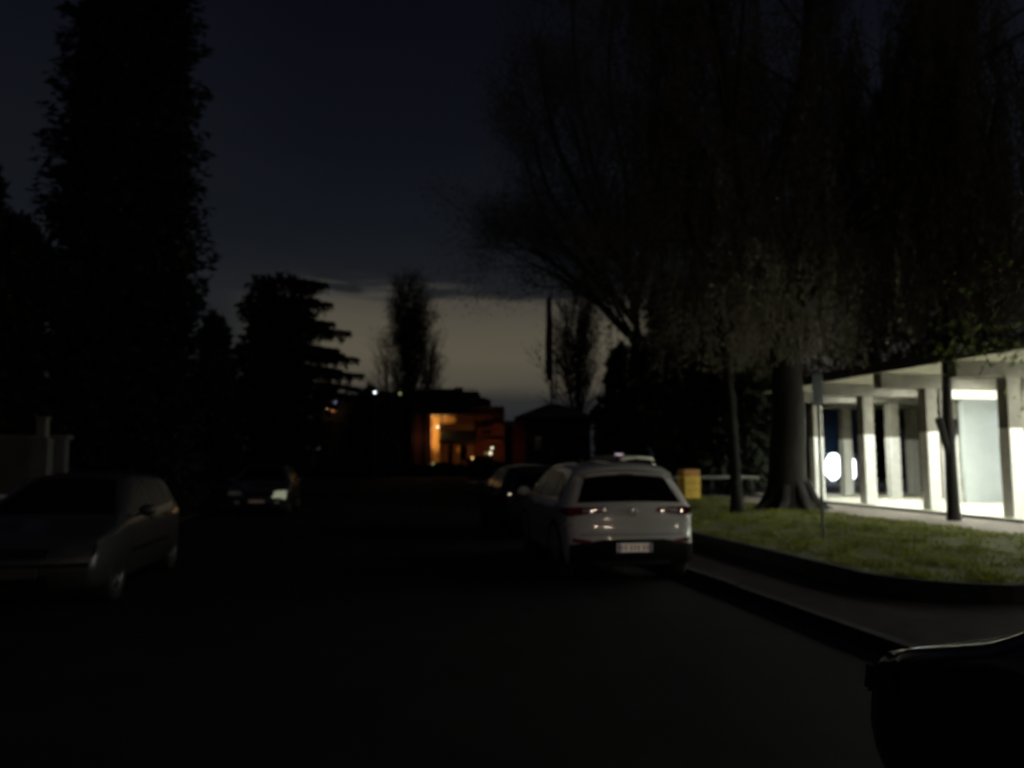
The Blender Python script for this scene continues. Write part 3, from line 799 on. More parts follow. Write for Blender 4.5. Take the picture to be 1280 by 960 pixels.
tc_, tips = limb_tree('weeping_tree', 'tree with the thickest trunk and drooping foliage, on the lawn before the portico', 'tree', baseC, trunk, limbs, .52, maxl=2, nb=3, spread=.8, up=.02, blen=2.6, every=3, flare=1.75)
anch = [tuple(p) for p, d in tips if p.z > 3.6]
random.shuffle(anch)
extra = []
cents = [(U(880, 1075), U(170, 400), U(-3.2, -.6)) for _ in range(34)]
for k in range(320):
    c_ = random.choice(cents); px_, py_, dy_ = c_[0] + random.gauss(0, 9), c_[1] + random.gauss(0, 22), c_[2] + random.gauss(0, .35)
    q_ = Cq(px_, py_, dy_) - baseC; extra.append(tuple(q_))
sm, P_, N_ = strands((anch * 6)[:6400] + extra, rng, 1.4, 4.6, baseC, 4.1, per=44)
sm.build('hanging_twigs', M['twig'], tc_)
leafmesh('crown', P_, N_, .15, .26, M['leafdry'], tc_, rng=rng)
# exposed root flare
mb = MB()
for k in range(9):
    a = 2 * pi * k / 9 + U(-.2, .2); l = U(.35, .7)
    mb.tube([(cos(a)*.35, sin(a)*.35, .75), (cos(a)*.6, sin(a)*.6, .28), (cos(a)*(.6+l*.6), sin(a)*(.6+l*.6), .08), (cos(a)*(.7+l), sin(a)*(.7+l), -.02)], [.2, .17, .10, .03], 8)
mb.build('roots', M['bark'], tc_, smooth=True)

# ---- right: thin trunk in front of the portico, forked
YD = 17.0; baseD = Vector((at(1190, 600, YD).x, YD, Z_LAWN - .04))
Dq = lambda x, y, dY=0: at(x, y, YD + dY)
trunk = [baseD, Dq(1189, 590), Dq(1187, 550), Dq(1184, 510), Dq(1183, 470), Dq(1181, 420), Dq(1180, 360)]
limbs = [([Dq(1187, 575), Dq(1178, 540, -.1), Dq(1173, 523, -.15)], .085),
         ([Dq(1188, 570), Dq(1192, 540, .1), Dq(1193, 524, .1)], .07),
         ([Dq(1181, 400), Dq(1165, 320, 0), Dq(1150, 230, .5), Dq(1140, 120, .5)], .10),
         ([Dq(1181, 380), Dq(1205, 300, -.4), Dq(1230, 210, -.8), Dq(1250, 100, -1)], .10),
         ([Dq(1182, 430), Dq(1215, 380, -.8), Dq(1255, 345, -1.4), Dq(1295, 330, -2)], .07),
         ([Dq(1181, 370), Dq(1182, 250, .3), Dq(1195, 120, .4), Dq(1200, -20, .2)], .11)]
td, tips = limb_tree('forked_tree', 'thin tree with a stubby fork on its trunk, standing in front of the lit columns', 'tree', baseD, trunk, limbs[2:], .13, maxl=2, nb=3, spread=.8, up=.02, blen=1.8, every=3, flare=1.2)
mb = MB()
for P, ra in limbs[:2]:
    Q = [q - baseD for q in smooth_line(P)]; mb.tube(Q, [ra * .75 + (ra * .35) * i / len(Q) for i in range(len(Q))], 9)
mb.build('stub', M['bark'], td, smooth=True)
anch = [tuple(p) for p, d in tips if p.z > 3.2]; random.shuffle(anch)
sm, P_, N_ = strands((anch * 4)[:1700], rng, .8, 2.8, baseD, 4.25, per=34)
sm.build('hanging_twigs', M['twig'], td)
leafmesh('crown', P_, N_, .12, .24, M['leafdry'], td, rng=rng)

# ---- leafy branch reaching in at the right edge, over the roof, with its own tree out of frame
YE = 13.5; baseE = Vector((at(1400, 600, YE).x, YE, Z_LAWN - .04))
Eq = lambda x, y, dY=0: at(x, y, YE + dY)
trunk = [baseE, Eq(1402, 560), Eq(1398, 450), Eq(1390, 330)]
limbs = [([Eq(1395, 400), Eq(1350, 400, -.2), Eq(1310, 418, -.3), Eq(1268, 424, -.3)], .05),
         ([Eq(1392, 360), Eq(1340, 340, 0), Eq(1290, 350, .2), Eq(1245, 385, .3), Eq(1225, 415, .3)], .045),
         ([Eq(1390, 330), Eq(1360, 200, 0), Eq(1320, 80, .3), Eq(1300, -40, .2)], .08)]
te, tips = limb_tree('leafy_tree', 'tree reaching in from the right edge with yellow-green leaves beside the portico roof', 'tree', baseE, trunk, limbs, .15, maxl=2, nb=2, spread=.7, up=-.05, blen=.8, every=3)
P_, N_ = twig_leaves(tips, 4, .13, rng)
leafmesh('crown', P_, N_, .11, .55, M['leafgreen'], te, rng=rng)

# ---- dense evergreens
def blob_crown(parent, lobes, n, size, m, rng, aspect=.45, name='crown', down=0.0):
    P = []; N = []
    tot = sum(r[0] * r[2] for c, r in lobes)
    for c, r in lobes:
        k = int(n * r[0] * r[2] / tot)
        d = rng.normal(size=(k, 3)); d /= np.linalg.norm(d, axis=1, keepdims=True)
        f = 1 - rng.random(k) ** 2.2 * .55 + rng.normal(0, .05, k)
        f *= 1 + .10 * np.sin(d[:, 0] * 7 + d[:, 2] * 9) + .08 * np.sin(d[:, 1] * 13 + d[:, 2] * 5)
        p = np.array(c) + d * np.array(r) * f[:, None]
        P.append(p); q = d + rng.normal(0, .6, (k, 3)); q[:, 2] -= down; N.append(q)
    return leafmesh(name, np.concatenate(P), np.concatenate(N), size, aspect, m, parent, rng=rng)

def evergreen(label, px, Y, pytop, halfpx, base_z=0.0, n=9000, size=.35, group=None, m='leafdark', name='evergreen_tree', seed=1):
    rg = np.random.default_rng(seed); b = at(px, 572, Y); top = at(px, pytop, Y).z; hw = halfpx / F * Y
    t = thing(name, label, 'tree', (b.x, Y, base_z), 0, group)
    mb = MB(); mb.tube([(0, 0, -.05), (.05, 0, top * .3), (-.05, .05, top * .8)], [.05 + top * .018, top * .014, .03], 8); mb.build('trunk', M['bark'], t, smooth=True)
    lobes = []
    for k in range(9):
        f = k / 8; zz = top * (.18 + .66 * f); w = hw * (1 - .5 * f ** 2) * .62
        a = rg.uniform(0, 2 * pi)
        lobes.append(((cos(a) * hw * .35 * (1 - f * .8), sin(a) * hw * .3, zz), (w * rg.uniform(.8, 1.1), w, top * .17 * rg.uniform(.9, 1.1))))
    lobes.append(((rg.uniform(-.1, .1) * hw, 0, top * .84), (hw * .45, hw * .45, top * .15)))
    blob_crown(t, lobes, n, size, M[m], rg)
    return t
evergreen('round dark evergreen tree filling the gap between bare tree and lawn', 846, 32, 350, 88, n=30000, size=.40, seed=4)
evergreen('dark evergreen between the slim trunk and the thick trunk, far back', 893, 34, 398, 48, n=12000, size=.4, seed=17)
evergreen('low dark evergreen behind the bare tree trunk', 778, 33.5, 432, 46, n=13000, size=.32, seed=5)
evergreen('dark evergreen rising behind the thick weeping trunk', 935, 29, 385, 70, n=20000, size=.4, seed=6)
evergreen('tall dark tree behind the flat portico roof, nearer the frame edge', 1235, 38, 235, 100, n=9000, size=.5, seed=8)
evergreen('tall dark tree behind the left end of the portico roof', 1100, 56, 300, 110, n=9000, size=.5, seed=9)
evergreen('dark shrubby tree between the cedar and the tall conifer', 262, 32, 390, 42, n=8000, size=.35, seed=10)
evergreen('broad dark tree under the cedar boughs', 350, 44, 478, 44, n=7000, size=.35, seed=12)
evergreen('dark tree cut off by the left frame edge', -42, 24, 182, 46, n=9000, size=.4, seed=13)
evergreen('dark rounded tree left of the tall conifer base', 8, 27, 268, 66, n=14000, size=.4, seed=14)
evergreen('low dark tree below the sparse poplar', 462, 66, 482, 42, n=5000, size=.5, seed=15)

# ---- left: the huge conifer
def conifer(label, px, Y, pyref, halfref, height, seed, n_wh=46, name='conifer'):
    rg = np.random.default_rng(seed); b = at(px, 572, Y)
    t = thing(name, label, 'tree', (b.x, Y, 0), 0)
    mb = MB(); mb.tube([(0, 0, -.05), (.03, 0, height * .4), (0, 0, height)], [.42, .28, .03], 10); mb.build('trunk', M['bark'], t, smooth=True)
    zr = at(px, pyref, Y).z; w0 = halfref / F * Y
    bb = MB(); P = []; N = []
    for k in range(n_wh):
        z = .6 + (height - .8) * k / n_wh
        rr = w0 * min(1.0, 1.02 - .10 * (z / zr - 1) if z < zr * 2.0 else 1) if z < zr else w0 * (1 - (z - zr) / (height - zr) * .98) ** .72
        nbr = 15
        for j in range(nbr):
            a = 2 * pi * (j + rg.uniform(0, 1)) / nbr; ln = rr * rg.uniform(.86, 1.05)
            dz0 = rg.uniform(-.2, .2)
            pts = []
            for s_ in range(6):
                f = s_ / 5
                pts.append((cos(a) * ln * f, sin(a) * ln * f, z + dz0 - .10 * ln * f + .16 * ln * f ** 3 - .1 * math.sin(f * 3)))
            bb.tube(pts, [.035, .03, .025, .018, .012, .006], 3, cap=False)
            for q in range(48):
                f = rg.uniform(.25, 1.03); i = min(4, int(f * 5)); g = f * 5 - i
                p = np.array(pts[i]) * (1 - g) + np.array(pts[min(i + 1, 5)]) * g
                wsp = .26 * (1.15 - f)
                P.append((p[0] + rg.normal(0, wsp), p[1] + rg.normal(0, wsp), p[2] + rg.normal(0, .10) - .05))
                N.append((cos(a) + rg.normal(0, .5), sin(a) + rg.normal(0, .5), -.25 + rg.normal(0, .3)))
    bb.build('branches', M['bark'], t)
    leafmesh('crown', P, N, .23, .34, M['needle'], t, rng=rg)
    blob_crown(t, [((0, 0, 1.2 + 1.1 * k), (w0 * .82 * min(1, 1 - max(0, 1.2 + 1.1 * k - zr) / (height - zr)), w0 * .5, .9)) for k in range(int(height - 3))], 22000, .42, M['needle'], rg, name='inner_foliage')
    return t
conifer('huge dark conifer towering over the silver hatchback, its top out of frame', 141, 20, 380, 115, 29, 21, n_wh=62)

# ---- left: the cedar with layered boughs
def cedar():
    rg = np.random.default_rng(31); Y = 36; b = at(338, 572, Y); k_ = Y / F
    t = thing('cedar_tree', 'dark cedar with flat layered boughs reaching right against the pale sky', 'tree', (b.x, Y, 0), 0)
    topz = at(338, 350, Y).z
    mb = MB(); mb.tube([(0, 0, -.05), (.1, 0, topz * .4), (-.1, 0, topz * .98)], [.38, .26, .05], 10); mb.build('trunk', M['bark'], t, smooth=True)
    bb = MB(); P = []; N = []
    def bough(z, a, ln, rise, w=.5, drop=.12, dens=90):
        pts = []
        for s_ in range(8):
            f = s_ / 7
            pts.append((cos(a) * ln * f, sin(a) * ln * f, z + rise * f + .25 * math.sin(f * 2.6) * ln * .06 - drop * f * f))
        bb.tube(pts, [.09 * (1 - i / 8) + .012 for i in range(8)], 5, cap=False)
        nrm = np.array([-sin(a), cos(a), 0])
        for q in range(int(dens * ln)):
            f = 1 - rg.random() ** 1.5 * .8; i = min(6, int(f * 7)); g = f * 7 - i
            p = np.array(pts[i]) * (1 - g) + np.array(pts[i + 1]) * g
            s1 = rg.normal(0, w * (1.1 - .85 * f))
            p = p + nrm * s1 + np.array([0, 0, -abs(rg.normal(0, .13)) - .12 * abs(s1)])
            P.append(tuple(p)); N.append((cos(a) + rg.normal(0, .6), sin(a) + rg.normal(0, .6), -.35 + rg.normal(0, .35)))
        for q in range(int(5 * ln)):                      # hanging tips
            f = rg.uniform(.35, 1); i = min(6, int(f * 7)); p = np.array(pts[i])
            for h in range(7):
                P.append((p[0] + rg.normal(0, .05), p[1] + rg.normal(0, .25), p[2] - .08 * h - .05)); N.append((rg.normal(0, .3), rg.normal(0, .3), -1))
    zz = lambda py: at(338, py, Y).z
    # silhouette boughs on the right, read off the photograph (reach in px from the trunk)
    for py, reach, dy in ((352, 66, 2), (374, 72, -1), (388, 50, 3), (402, 76, -4), (412, 95, 0), (430, 82, 2), (443, 106, 0), (455, 86, 6), (466, 112, 0), (474, 108, 6), (484, 96, 6), (496, 80, 6)):
        for da in (-.16, .05, .2):
            bough(zz(py) + rg.uniform(-.1, .1), da + rg.normal(0, .05), reach * k_ * (1 if abs(da) < .1 else rg.uniform(.72, .9)), -dy * k_, w=.42)
    # the rest of the crown all around, and shorter on the left
    for k in range(70):
        f = k / 69; z = topz * (.98 - .72 * f); a = rg.uniform(.5, 2 * pi - .5)
        ln = (35 + 38 * f) * k_ * rg.uniform(.7, 1.05); 
        if abs(a - pi) < .8: ln = min(ln, (42 + 30 * f) * k_)
        bough(z, a, ln, rg.uniform(-.3, .3), w=.55, dens=75)
    bb.build('branches', M['bark'], t)
    # dense inner foliage
    blobs = [((rg.normal(0, .35), rg.normal(0, .4), topz * f), (1.5 + .7 * (1 - f), 1.5, .75)) for f in (.95, .88, .8, .72, .64, .56, .48, .4, .3, .2)]
    leafmesh('crown', P, N, .26, .3, M['needle'], t, rng=rg)
    blob_crown(t, blobs, 9000, .34, M['needle'], rg, name='inner_foliage')
cedar()

# ---- centre: sparse poplar against the glow
def poplar(label, px, Y, pytop, halfpx, seed, nst=34, dens=10, name='poplar', leaves=True, pybot=572):
    random.seed(seed); rg = np.random.default_rng(seed); b = at(px, 572, Y)
    t = thing(name, label, 'tree', (b.x, Y, 0), 0); top = at(px, pytop, Y).z; hw = halfpx / F * Y
    mb = MB(); mb.tube([(0, 0, -.05), (.1, 0, top * .5), (0, 0, top)], [.35, .2, .02], 8); mb.build('trunk', M['bark'], t, smooth=True)
    tw = MB(); tips = []
    for k in range(nst):
        a = rg.uniform(0, 2 * pi); z0 = top * rg.uniform(.15, .7); out = hw * rg.uniform(.4, 1.0)
        z1 = min(top * .97, z0 + top * rg.uniform(.25, .45))
        env = math.sin(min(1, max(0, (1 - z1 / top) * 2.2 + .15)) * pi / 2); out *= env
        pts = [(cos(a) * out * f ** .6, sin(a) * out * f ** .6, z0 + (z1 - z0) * f) for f in (0, .2, .45, .7, 1)]
        tw.tube(pts, [.09, .07, .05, .035, .02], 4, cap=False)
        for i in range(1, 5):
            for j in range(3):
                p = Vector(pts[i]); d = Vector((cos(a) * .5 + U(-.5, .5), sin(a) * .5 + U(-.5, .5), 1.1))
                grow(tw, tips, p, d, .03, 2.0, 1, 2, .5, .2, .6, 3, .016, .12)
    tw.build('branches', M['twig'], t)
    if leaves:
        P_, N_ = twig_leaves(tips, dens, .35, rg); leafmesh('crown', P_, N_, .28, .3, M['leafdark'], t, rng=rg)
    return t
poplar('narrow half-bare poplar standing alone against the glowing sky', 508, 82, 369, 30, 41, nst=40, dens=5)
poplar('wispy bare tree behind the hip-roofed house, beside the mast', 722, 62, 385, 40, 42, nst=30, dens=1, name='wispy_tree')
poplar('low bare tree left of the poplar foot', 482, 86, 440, 16, 43, nst=12, dens=0, name='wispy_tree', leaves=False)
poplar('low bare tree right of the poplar foot', 535, 86, 436, 12, 44, nst=10, dens=0, name='wispy_tree', leaves=False)
random.seed(99)

# ================================================================== DISTANT BUILDINGS
def wpt(px, py, Y): return at(px, py, Y)
def bbox_px(mb, x0, x1, y0, y1, Y, depth, mi=0):
    """block whose camera-side face at depth Y spans these picture limits"""
    a, b = at(x0, y1, Y), at(x1, y0, Y)
    mb.box(((a.x + b.x) / 2, Y + depth / 2, (a.z + b.z) / 2), (b.x - a.x, depth, b.z - a.z), mi=mi)
def B_part(root, name, m, x0, x1, y0, y1, Y, depth, parent=None, **k):
    mb = MB(); bbox_px(mb, x0, x1, y0, y1, Y, depth)
    mb.v = [tuple(Vector(v) - root.location) for v in mb.v]
    return mb.build(name, m, parent or root, **k)
def bulb(name, label, px, py, Y, r, m, post=True, group=None, zb=0.0):
    p = at(px, py, Y); t = thing(name, label, 'lamp', (p.x, Y, zb), 0, group)
    mb = MB(); n = 8
    rows = [[(r * sin(pi*i/n) * cos(2*pi*j/12), r * sin(pi*i/n) * sin(2*pi*j/12), p.z - zb + r * cos(pi*i/n)) for j in range(13)] for i in range(n + 1)]
    mb.grid(rows); mb.build('bulb', m, t, smooth=True)
    mb = MB()
    if post:
        mb.tube([(0, 0.02, 0), (0, 0.02, p.z - zb - r * .9)], [.07, .04], 8)
        mb.lathe([(.0, p.z - zb + r * 1.5), (r * 1.2, p.z - zb + r * 1.1), (r * 1.25, p.z - zb + r * .95)], 12)
    else:
        mb.box((0, r * 1.6, p.z - zb), (r * .8, r * 1.6, r * .8))
    mb.build('post' if post else 'bracket', M['lampmetal'], t)
    return t
def plight(name, px, py, Y, col, w, r=.1, dY=0):
    l = bpy.data.lights.new(name, 'POINT'); l.color = col; l.energy = w; l.shadow_soft_size = r
    o = bpy.data.objects.new(name, l); p = at(px, py, Y + dY); o.location = p; COL.objects.link(o); return o

YB0 = 76.0
vb = thing('villa', 'low villa with flat terrace roof and ochre walls glowing orange under lamps', 'house', (at(575, 572, YB0).x, YB0, 0), 0)
B_part(vb, 'upper_storey', M['darkwall'], 516, 608, 497, 518, YB0 + 1.0, 9)
B_part(vb, 'roof', M['roof'], 512, 598, 489, 497, YB0 + .6, 10)
B_part(vb, 'roof', M['roof'], 570, 630, 508, 518, YB0 - .6, 7)
for (x0, x1, y0, y1, dy) in ((545, 606, 503.6, 505.4, -.6), (556, 618, 508.2, 509.6, -1.2), (520, 574, 486.2, 489.2, .2)):
    B_part(vb, 'balcony_slab', M['conc'], x0, x1, y0, y1, YB0 + dy, 1.4)
for (x0, x1, y0, y1) in ((597, 612, 534.5, 537), (603, 626, 549, 552.5), (616, 629, 529, 531)):
    B_part(vb, 'balcony', M['terracotta'], x0, x1, y0, y1, YB0 - 1.3, 1.1)
B_part(vb, 'stair_turret', M['darkwall'], 604, 613, 499, 508, YB0 + 1.6, 2)
for xx in (549, 557, 565, 573, 581, 589): B_part(vb, 'window', M['darkglass'], xx, xx + 4, 498.5, 503, YB0 + .94, .1)
B_part(vb, 'spill_eave', M['roof'], 533, 592, 515.4, 518, YB0 - 2.0, 3.2)  # overhang added to keep lamp spill off the upper storey
B_part(vb, 'chimney', M['darkwall'], 568, 578, 484, 489.5, YB0 + 3, .9)
B_part(vb, 'chimney', M['darkwall'], 592, 600, 493, 508.5, YB0 + 3, .9)
B_part(vb, 'wall', M['stucco'], 532, 592, 518, 594, YB0 + 1.2, 6)
B_part(vb, 'lit_wall', M['litwall'], 539.6, 548.9, 518, 566, YB0 + 1.0, .15)
B_part(vb, 'wall', M['terracotta'], 592, 630, 518, 594, YB0 - .2, 6)
B_part(vb, 'wall', M['pinkwall'], 513, 532, 516, 594, YB0 + 2.4, 5)
for a in ((514, 518), (526, 533)):
    B_part(vb, 'pillar', M['darkwall'], a[0], a[1], 516, 594, YB0 + 1.6, .5)
B_part(vb, 'light_niche_wall', M['pinkwall'], 534, 539.5, 518, 594, YB0 - .9, 2.0)  # cheek wall added to confine the lamp light to the strip
B_part(vb, 'wall', M['pinkwall'], 569.5, 592, 518, 530, YB0 - .3, 1.3)
B_part(vb, 'light_niche_wall', M['stucco'], 549, 592, 530, 594, YB0 - .5, 1.5)
B_part(vb, 'pillar', M['darkwall'], 551.5, 554, 516, 530, YB0 + .2, .4)
# lean-to roof over the porch
mb = MB(); a = at(549, 551, YB0 - 2.2); b = at(597, 527, YB0 + .9); loc = vb.location
poly = [(a.x, a.y, a.z), (b.x, a.y, a.z - .1), (b.x, b.y, b.z), (a.x, b.y, b.z - .2)]
poly2 = [(x, y, z - .25) for x, y, z in poly]
mb.add([tuple(Vector(p) - loc) for p in poly + poly2], [(0,1,2,3), (7,6,5,4), (0,4,5,1), (1,5,6,2), (2,6,7,3), (3,7,4,0)])
mb.build('porch_roof', M['roof'], vb)
for x in (556, 571, 586): B_part(vb, 'post', M['stucco'], x, x + 3.4, 552, 594, YB0 - 1.9, .3)
mb = None
for (x0, x1, y0, y1, Y) in ((559, 566, 556, 590, YB0 - .6), (575, 583, 558, 575, YB0 - .6), (602, 614, 537, 542, YB0 - .3), (606, 616, 526, 531, YB0 - .3)):
    f = B_part(vb, 'window', M['darkglass'], x0, x1, y0, y1, Y, .1)
    B_part(vb, 'frame', M['lampmetal'], x0 - .7, x1 + .7, y0 - 1, y0 - .1, Y - .06, .14, parent=f)
# arched gable over the entrance
mb = MB(); c = at(577, 519, YB0 - .1); w = 9 / F * YB0
pts = [(c.x + w * cos(a), c.z + w * .9 * sin(a)) for a in [pi * k / 14 for k in range(15)]]
fr = [(x - loc.x, c.y - .3 - loc.y, z) for x, z in pts] ; bk = [(x - loc.x, c.y + .9 - loc.y, z) for x, z in pts]
mb.add(fr + bk, [tuple(range(15)), tuple(range(15, 30))[::-1]] + [(i, i + 1, 16 + i, 15 + i) for i in range(14)] + [(0, 15, 29, 14)])
mb.build('gable', M['pinkwall'], vb)
# terrace railing
mb = MB()
for i in range(15):
    p = at(520 + i * 5.3, 486, YB0 + 1) - loc; q = at(520 + i * 5.3, 489.3, YB0 + 1) - loc; mb.tube([p, q], .02, 4)
mb.tube([at(519, 486, YB0 + 1) - loc, at(596, 486.5, YB0 + 1) - loc], .03, 4); mb.build('railing', M['lampmetal'], vb)
# garden wall before the villa
gw = thing('garden_wall', 'low terracotta garden wall in front of the glowing villa', 'wall', at(600, 594, YB0 - 6).to_3d(), 0); gw.location.z = 0
B_part(gw, 'wall', M['terracotta'], 590, 629, 571.5, 595, YB0 - 5, .4)
B_part(gw, 'coping', M['roof'], 589, 630, 577, 596.5, YB0 - 6.2, .5)
# lamps about the villa
bulb('porch_lamp', 'bright round lamp beside the lit ochre strip of the villa', 547, 534, YB0 - 2.6, .11, E['pale'], False, zb=0)
bulb('garden_lamp', 'upper of the three small lamps right of the villa porch', 615, 560, YB0 - 6.4, .09, E['pale'])
bulb('garden_lamp', 'lower right of the three small lamps right of the villa porch', 613, 566.5, YB0 - 6.6, .11, E['pale'])
bulb('garden_lamp', 'lower left of the three small lamps right of the villa porch', 607.5, 566.5, YB0 - 6.7, .07, E['green'])
bulb('garden_lamp', 'orange lamp on a short post below the villa porch', 591, 573.5, YB0 - 6.8, .14, E['warm'])
bulb('garden_lamp', 'greenish lamp at the foot of the lit ochre strip', 541, 580.5, YB0 - 7.2, .15, E['green'])
# point lights added to wash the walls; several have no lamp of their own
for yy in (523, 538, 553): plight('porch_fill', 544, yy, YB0, (1, .62, .2), 42, .12, -.35)
plight('porch_fill', 557, 522.5, YB0, (1, .55, .16), 22, .15, .2)
plight('porch_fill', 572, 562, YB0, (1, .45, .14), 3.5, .2, -1.9)
plight('garden_light', 612, 562, YB0, (1, .38, .15), 48, .2, -4.6)
plight('garden_light', 519, 548, YB0, (1, .42, .22), 7, .2, .6)
plight('garden_light', 594, 570, YB0, (1, .40, .10), 6, .2, -6.2)

# hip-roofed house
YH = 56
hh = thing('hip_roofed_house', 'dark low house with a pointed hip roof right of the villa', 'house', (at(695, 572, YH).x, YH, 0), 0)
def hip(root, x0, x1, ye, ya, Y, depth, m, over=0, parent=None, ridge=.15):
    a, b = at(x0, ye, Y), at(x1, ye, Y); top = at((x0 + x1) / 2, ya, Y).z; cx = (a.x + b.x) / 2; w = (b.x - a.x) / 2; l = root.location
    mb = MB(); z = a.z
    vs = [(cx - w, Y, z), (cx + w, Y, z), (cx + w, Y + depth, z), (cx - w, Y + depth, z), (cx - w * ridge, Y + depth * .5, top), (cx + w * ridge, Y + depth * .5, top),
          (cx - w, Y, z - .18), (cx + w, Y, z - .18), (cx + w, Y + depth, z - .18), (cx - w, Y + depth, z - .18)]
    mb.add([tuple(Vector(v) - l) for v in vs], [(0,1,5,4), (1,2,5), (2,3,4,5), (3,0,4), (6,7,1,0), (7,8,2,1), (8,9,3,2), (9,6,0,3), (9,8,7,6)])
    return mb.build('roof', m, root)
B_part(hh, 'wall', M['darkwall'], 657, 738, 522, 600, YH + .8, 7)
B_part(hh, 'wall', M['terracotta'], 641, 656.6, 527, 600, YH + 3, 4)
hip(hh, 643, 748, 521, 500, YH, 8.6, M['roof'])
for x in (668, 700, 722):
    f = B_part(hh, 'window', M['darkglass'], x, x + 9, 545, 562, YH + .74, .1); B_part(hh, 'sill', M['conc'], x - 1, x + 10, 562.2, 563.5, YH + .6, .25, parent=f)
B_part(hh, 'door', M['wood'], 685, 692, 556, 600, YH + .75, .1)
plight('garden_light', 648, 560, YH, (1, .3, .14), 2.2, .2, 1.2)

# dark houses on the left of the street
def dark_house(label, x0, x1, ye, ya, Y, wins=(), depth=8):
    t = thing('dark_house', label, 'house', (at((x0 + x1) / 2, 572, Y).x, Y, 0), 0)
    B_part(t, 'wall', M['darkwall'], x0 + 5, x1 - 5, ye + 1, 600, Y + .6, depth - 1.2)
    hip(t, x0, x1, ye, ya, Y, depth, M['roof'], ridge=.45)
    for (wx, wy, ww, wh, m) in wins:
        f = B_part(t, 'window', E.get(m) or M[m], wx - ww / 2, wx + ww / 2, wy - wh / 2, wy + wh / 2, Y + .52, .1)
        B_part(t, 'frame', M['lampmetal'], wx - ww / 2 - .4, wx + ww / 2 + .4, wy + wh / 2, wy + wh / 2 + .5, Y + .46, .16, parent=f)
    return t
dark_house('dark house left of the villa, one small orange window and one bluish window', 388, 456, 497, 488, 70, [(417, 510, 6, 8, 'warmwin'), (419.5, 502, 3.6, 5, 'blue'), (445, 536, 2.5, 3, 'dimwhite'), (413.5, 559, 4, 14, 'wood'), (397.5, 561, 3.4, 7, 'dimwhite'), (430, 548, 8, 9, 'darkglass')])
dark_house('dark house with a flat-topped roof behind the poplar', 446, 522, 494, 486, 94, [(500, 496, 3.2, 4, 'dimwhite'), (478, 513, 3, 2.6, 'dimwhite'), (462, 520, 7, 9, 'darkglass')])
dark_house('dark house far beyond the end of the street', 608, 668, 532, 524, 104, [(650, 553, 5, 8, 'darkglass'), (625, 556, 5, 8, 'darkglass')])
bulb('street_lamp', 'small cold white street lamp above the house left of the poplar', 468.5, 490.5, 58, .09, E['white'])
bulb('street_lamp', 'small warm lamp on the roof line at the poplar foot', 500, 492, 76, .12, E['green'])
bulb('wall_lamp', 'bright orange lamp on the dark house left of the villa', 409, 509, 69.4, .15, E['warm'], False, zb=0)

# mast with furled flag behind the hip-roofed house
YM = 66; pm = at(690, 572, YM)
fl = thing('flagpole', 'tall thin pole with a dark furled flag rising behind the hip-roofed house', 'flagpole', (pm.x, YM, 0), 0)
mb = MB(); zt = at(690, 362, YM).z
mb.tube([(0, 0, 0), (0.02, 0, zt * .6), (-.03, 0, zt)], [.16, .11, .05], 10); mb.tube([(.38, 0, 0), (.36, 0, zt * .85)], [.07, .05], 8)
for k in range(9): mb.tube([(0, 0, zt * (.3 + .06 * k)), (.37, 0, zt * (.3 + .06 * k) + .2)], .02, 4)
mb.build('pole', M['lampmetal'], fl)
mb = MB(); z0, z1 = at(687, 476, YM).z, at(687, 372, YM).z
rows = []
for i in range(15):
    f = i / 14; z = z1 + (z0 - z1) * f; w = .16 + .12 * math.sin(f * pi)
    rows.append([(-.22 + w * cos(a) * (1 + .3 * math.sin(a * 3 + f * 5)), w * sin(a) * (1 + .3 * cos(a * 4)), z) for a in [2 * pi * k / 14 for k in range(15)]])
mb.grid(rows); mb.build('furled_flag', M['flag'], fl, smooth=True)

# hedges along the far street
def hedge(label, u0, u1, v, w, h, seed, z=0):
    rg = np.random.default_rng(seed); n = int((u1 - u0) * 260)
    a = S((u0 + u1) / 2, v); t = thing('hedge', label, 'hedge', (a.x, a.y, z), TH)
    Ln = u1 - u0
    x = rg.uniform(-w/2, w/2, n); y = rg.uniform(-Ln/2, Ln/2, n); zz = h * (1 - rg.random(n) ** 2 * .95) * (1 + .07 * np.sin(y * 2.1))
    face = rg.random(n) < .5; x[face] = np.sign(x[face]) * w / 2 * rg.uniform(.9, 1.1, face.sum()); zz[face] = rg.random(face.sum()) * h
    leafmesh('leaves', np.stack([x, y, zz], 1), rg.normal(size=(n, 3)), .16, .55, M['hedge'], t, rng=rg)
    mb = MB()
    for k in range(int(Ln / .8)): mb.tube([(U(-.1, .1), -Ln/2 + .4 + k * .8, 0), (U(-.2, .2), -Ln/2 + .4 + k * .8, h * .8)], .03, 5)
    mb.build('stems', M['bark'], t)
hedge('clipped dark hedge behind the left pavement, beyond the white wall', 17, 40, -7.9, 1.0, 1.9, 61, .0)
hedge('dark hedge along the left pavement at the end of the street', 41, 60, -8.0, 1.0, 1.7, 62, .0)
hedge('dark hedge bordering the right pavement past the lawn', 51, 60, 7.5, 1.0, 1.6, 63, .0)
# cross hedge at the end of the street
rg = np.random.default_rng(77)
a = S(69, 0); t = thing('hedge', 'low dark hedge closing off the far end of the street', 'hedge', (a.x, a.y, 0), TH)
n = 12000; x = rg.uniform(-24, 24, n); y = rg.uniform(-.5, .5, n); zz = .98 * (1 - rg.random(n) ** 1.5) * (1 + .12 * np.sin(x * 1.3))
leafmesh('leaves', np.stack([x, y, zz], 1), rg.normal(size=(n, 3)), .42, .7, M['hedge'], t, rng=rg)
mb = MB()
for k in range(40): mb.tube([(-24 + k * 1.2, 0, 0), (-24 + k * 1.2 + .1, 0, 1.1)], .04, 5)
mb.build('stems', M['bark'], t)

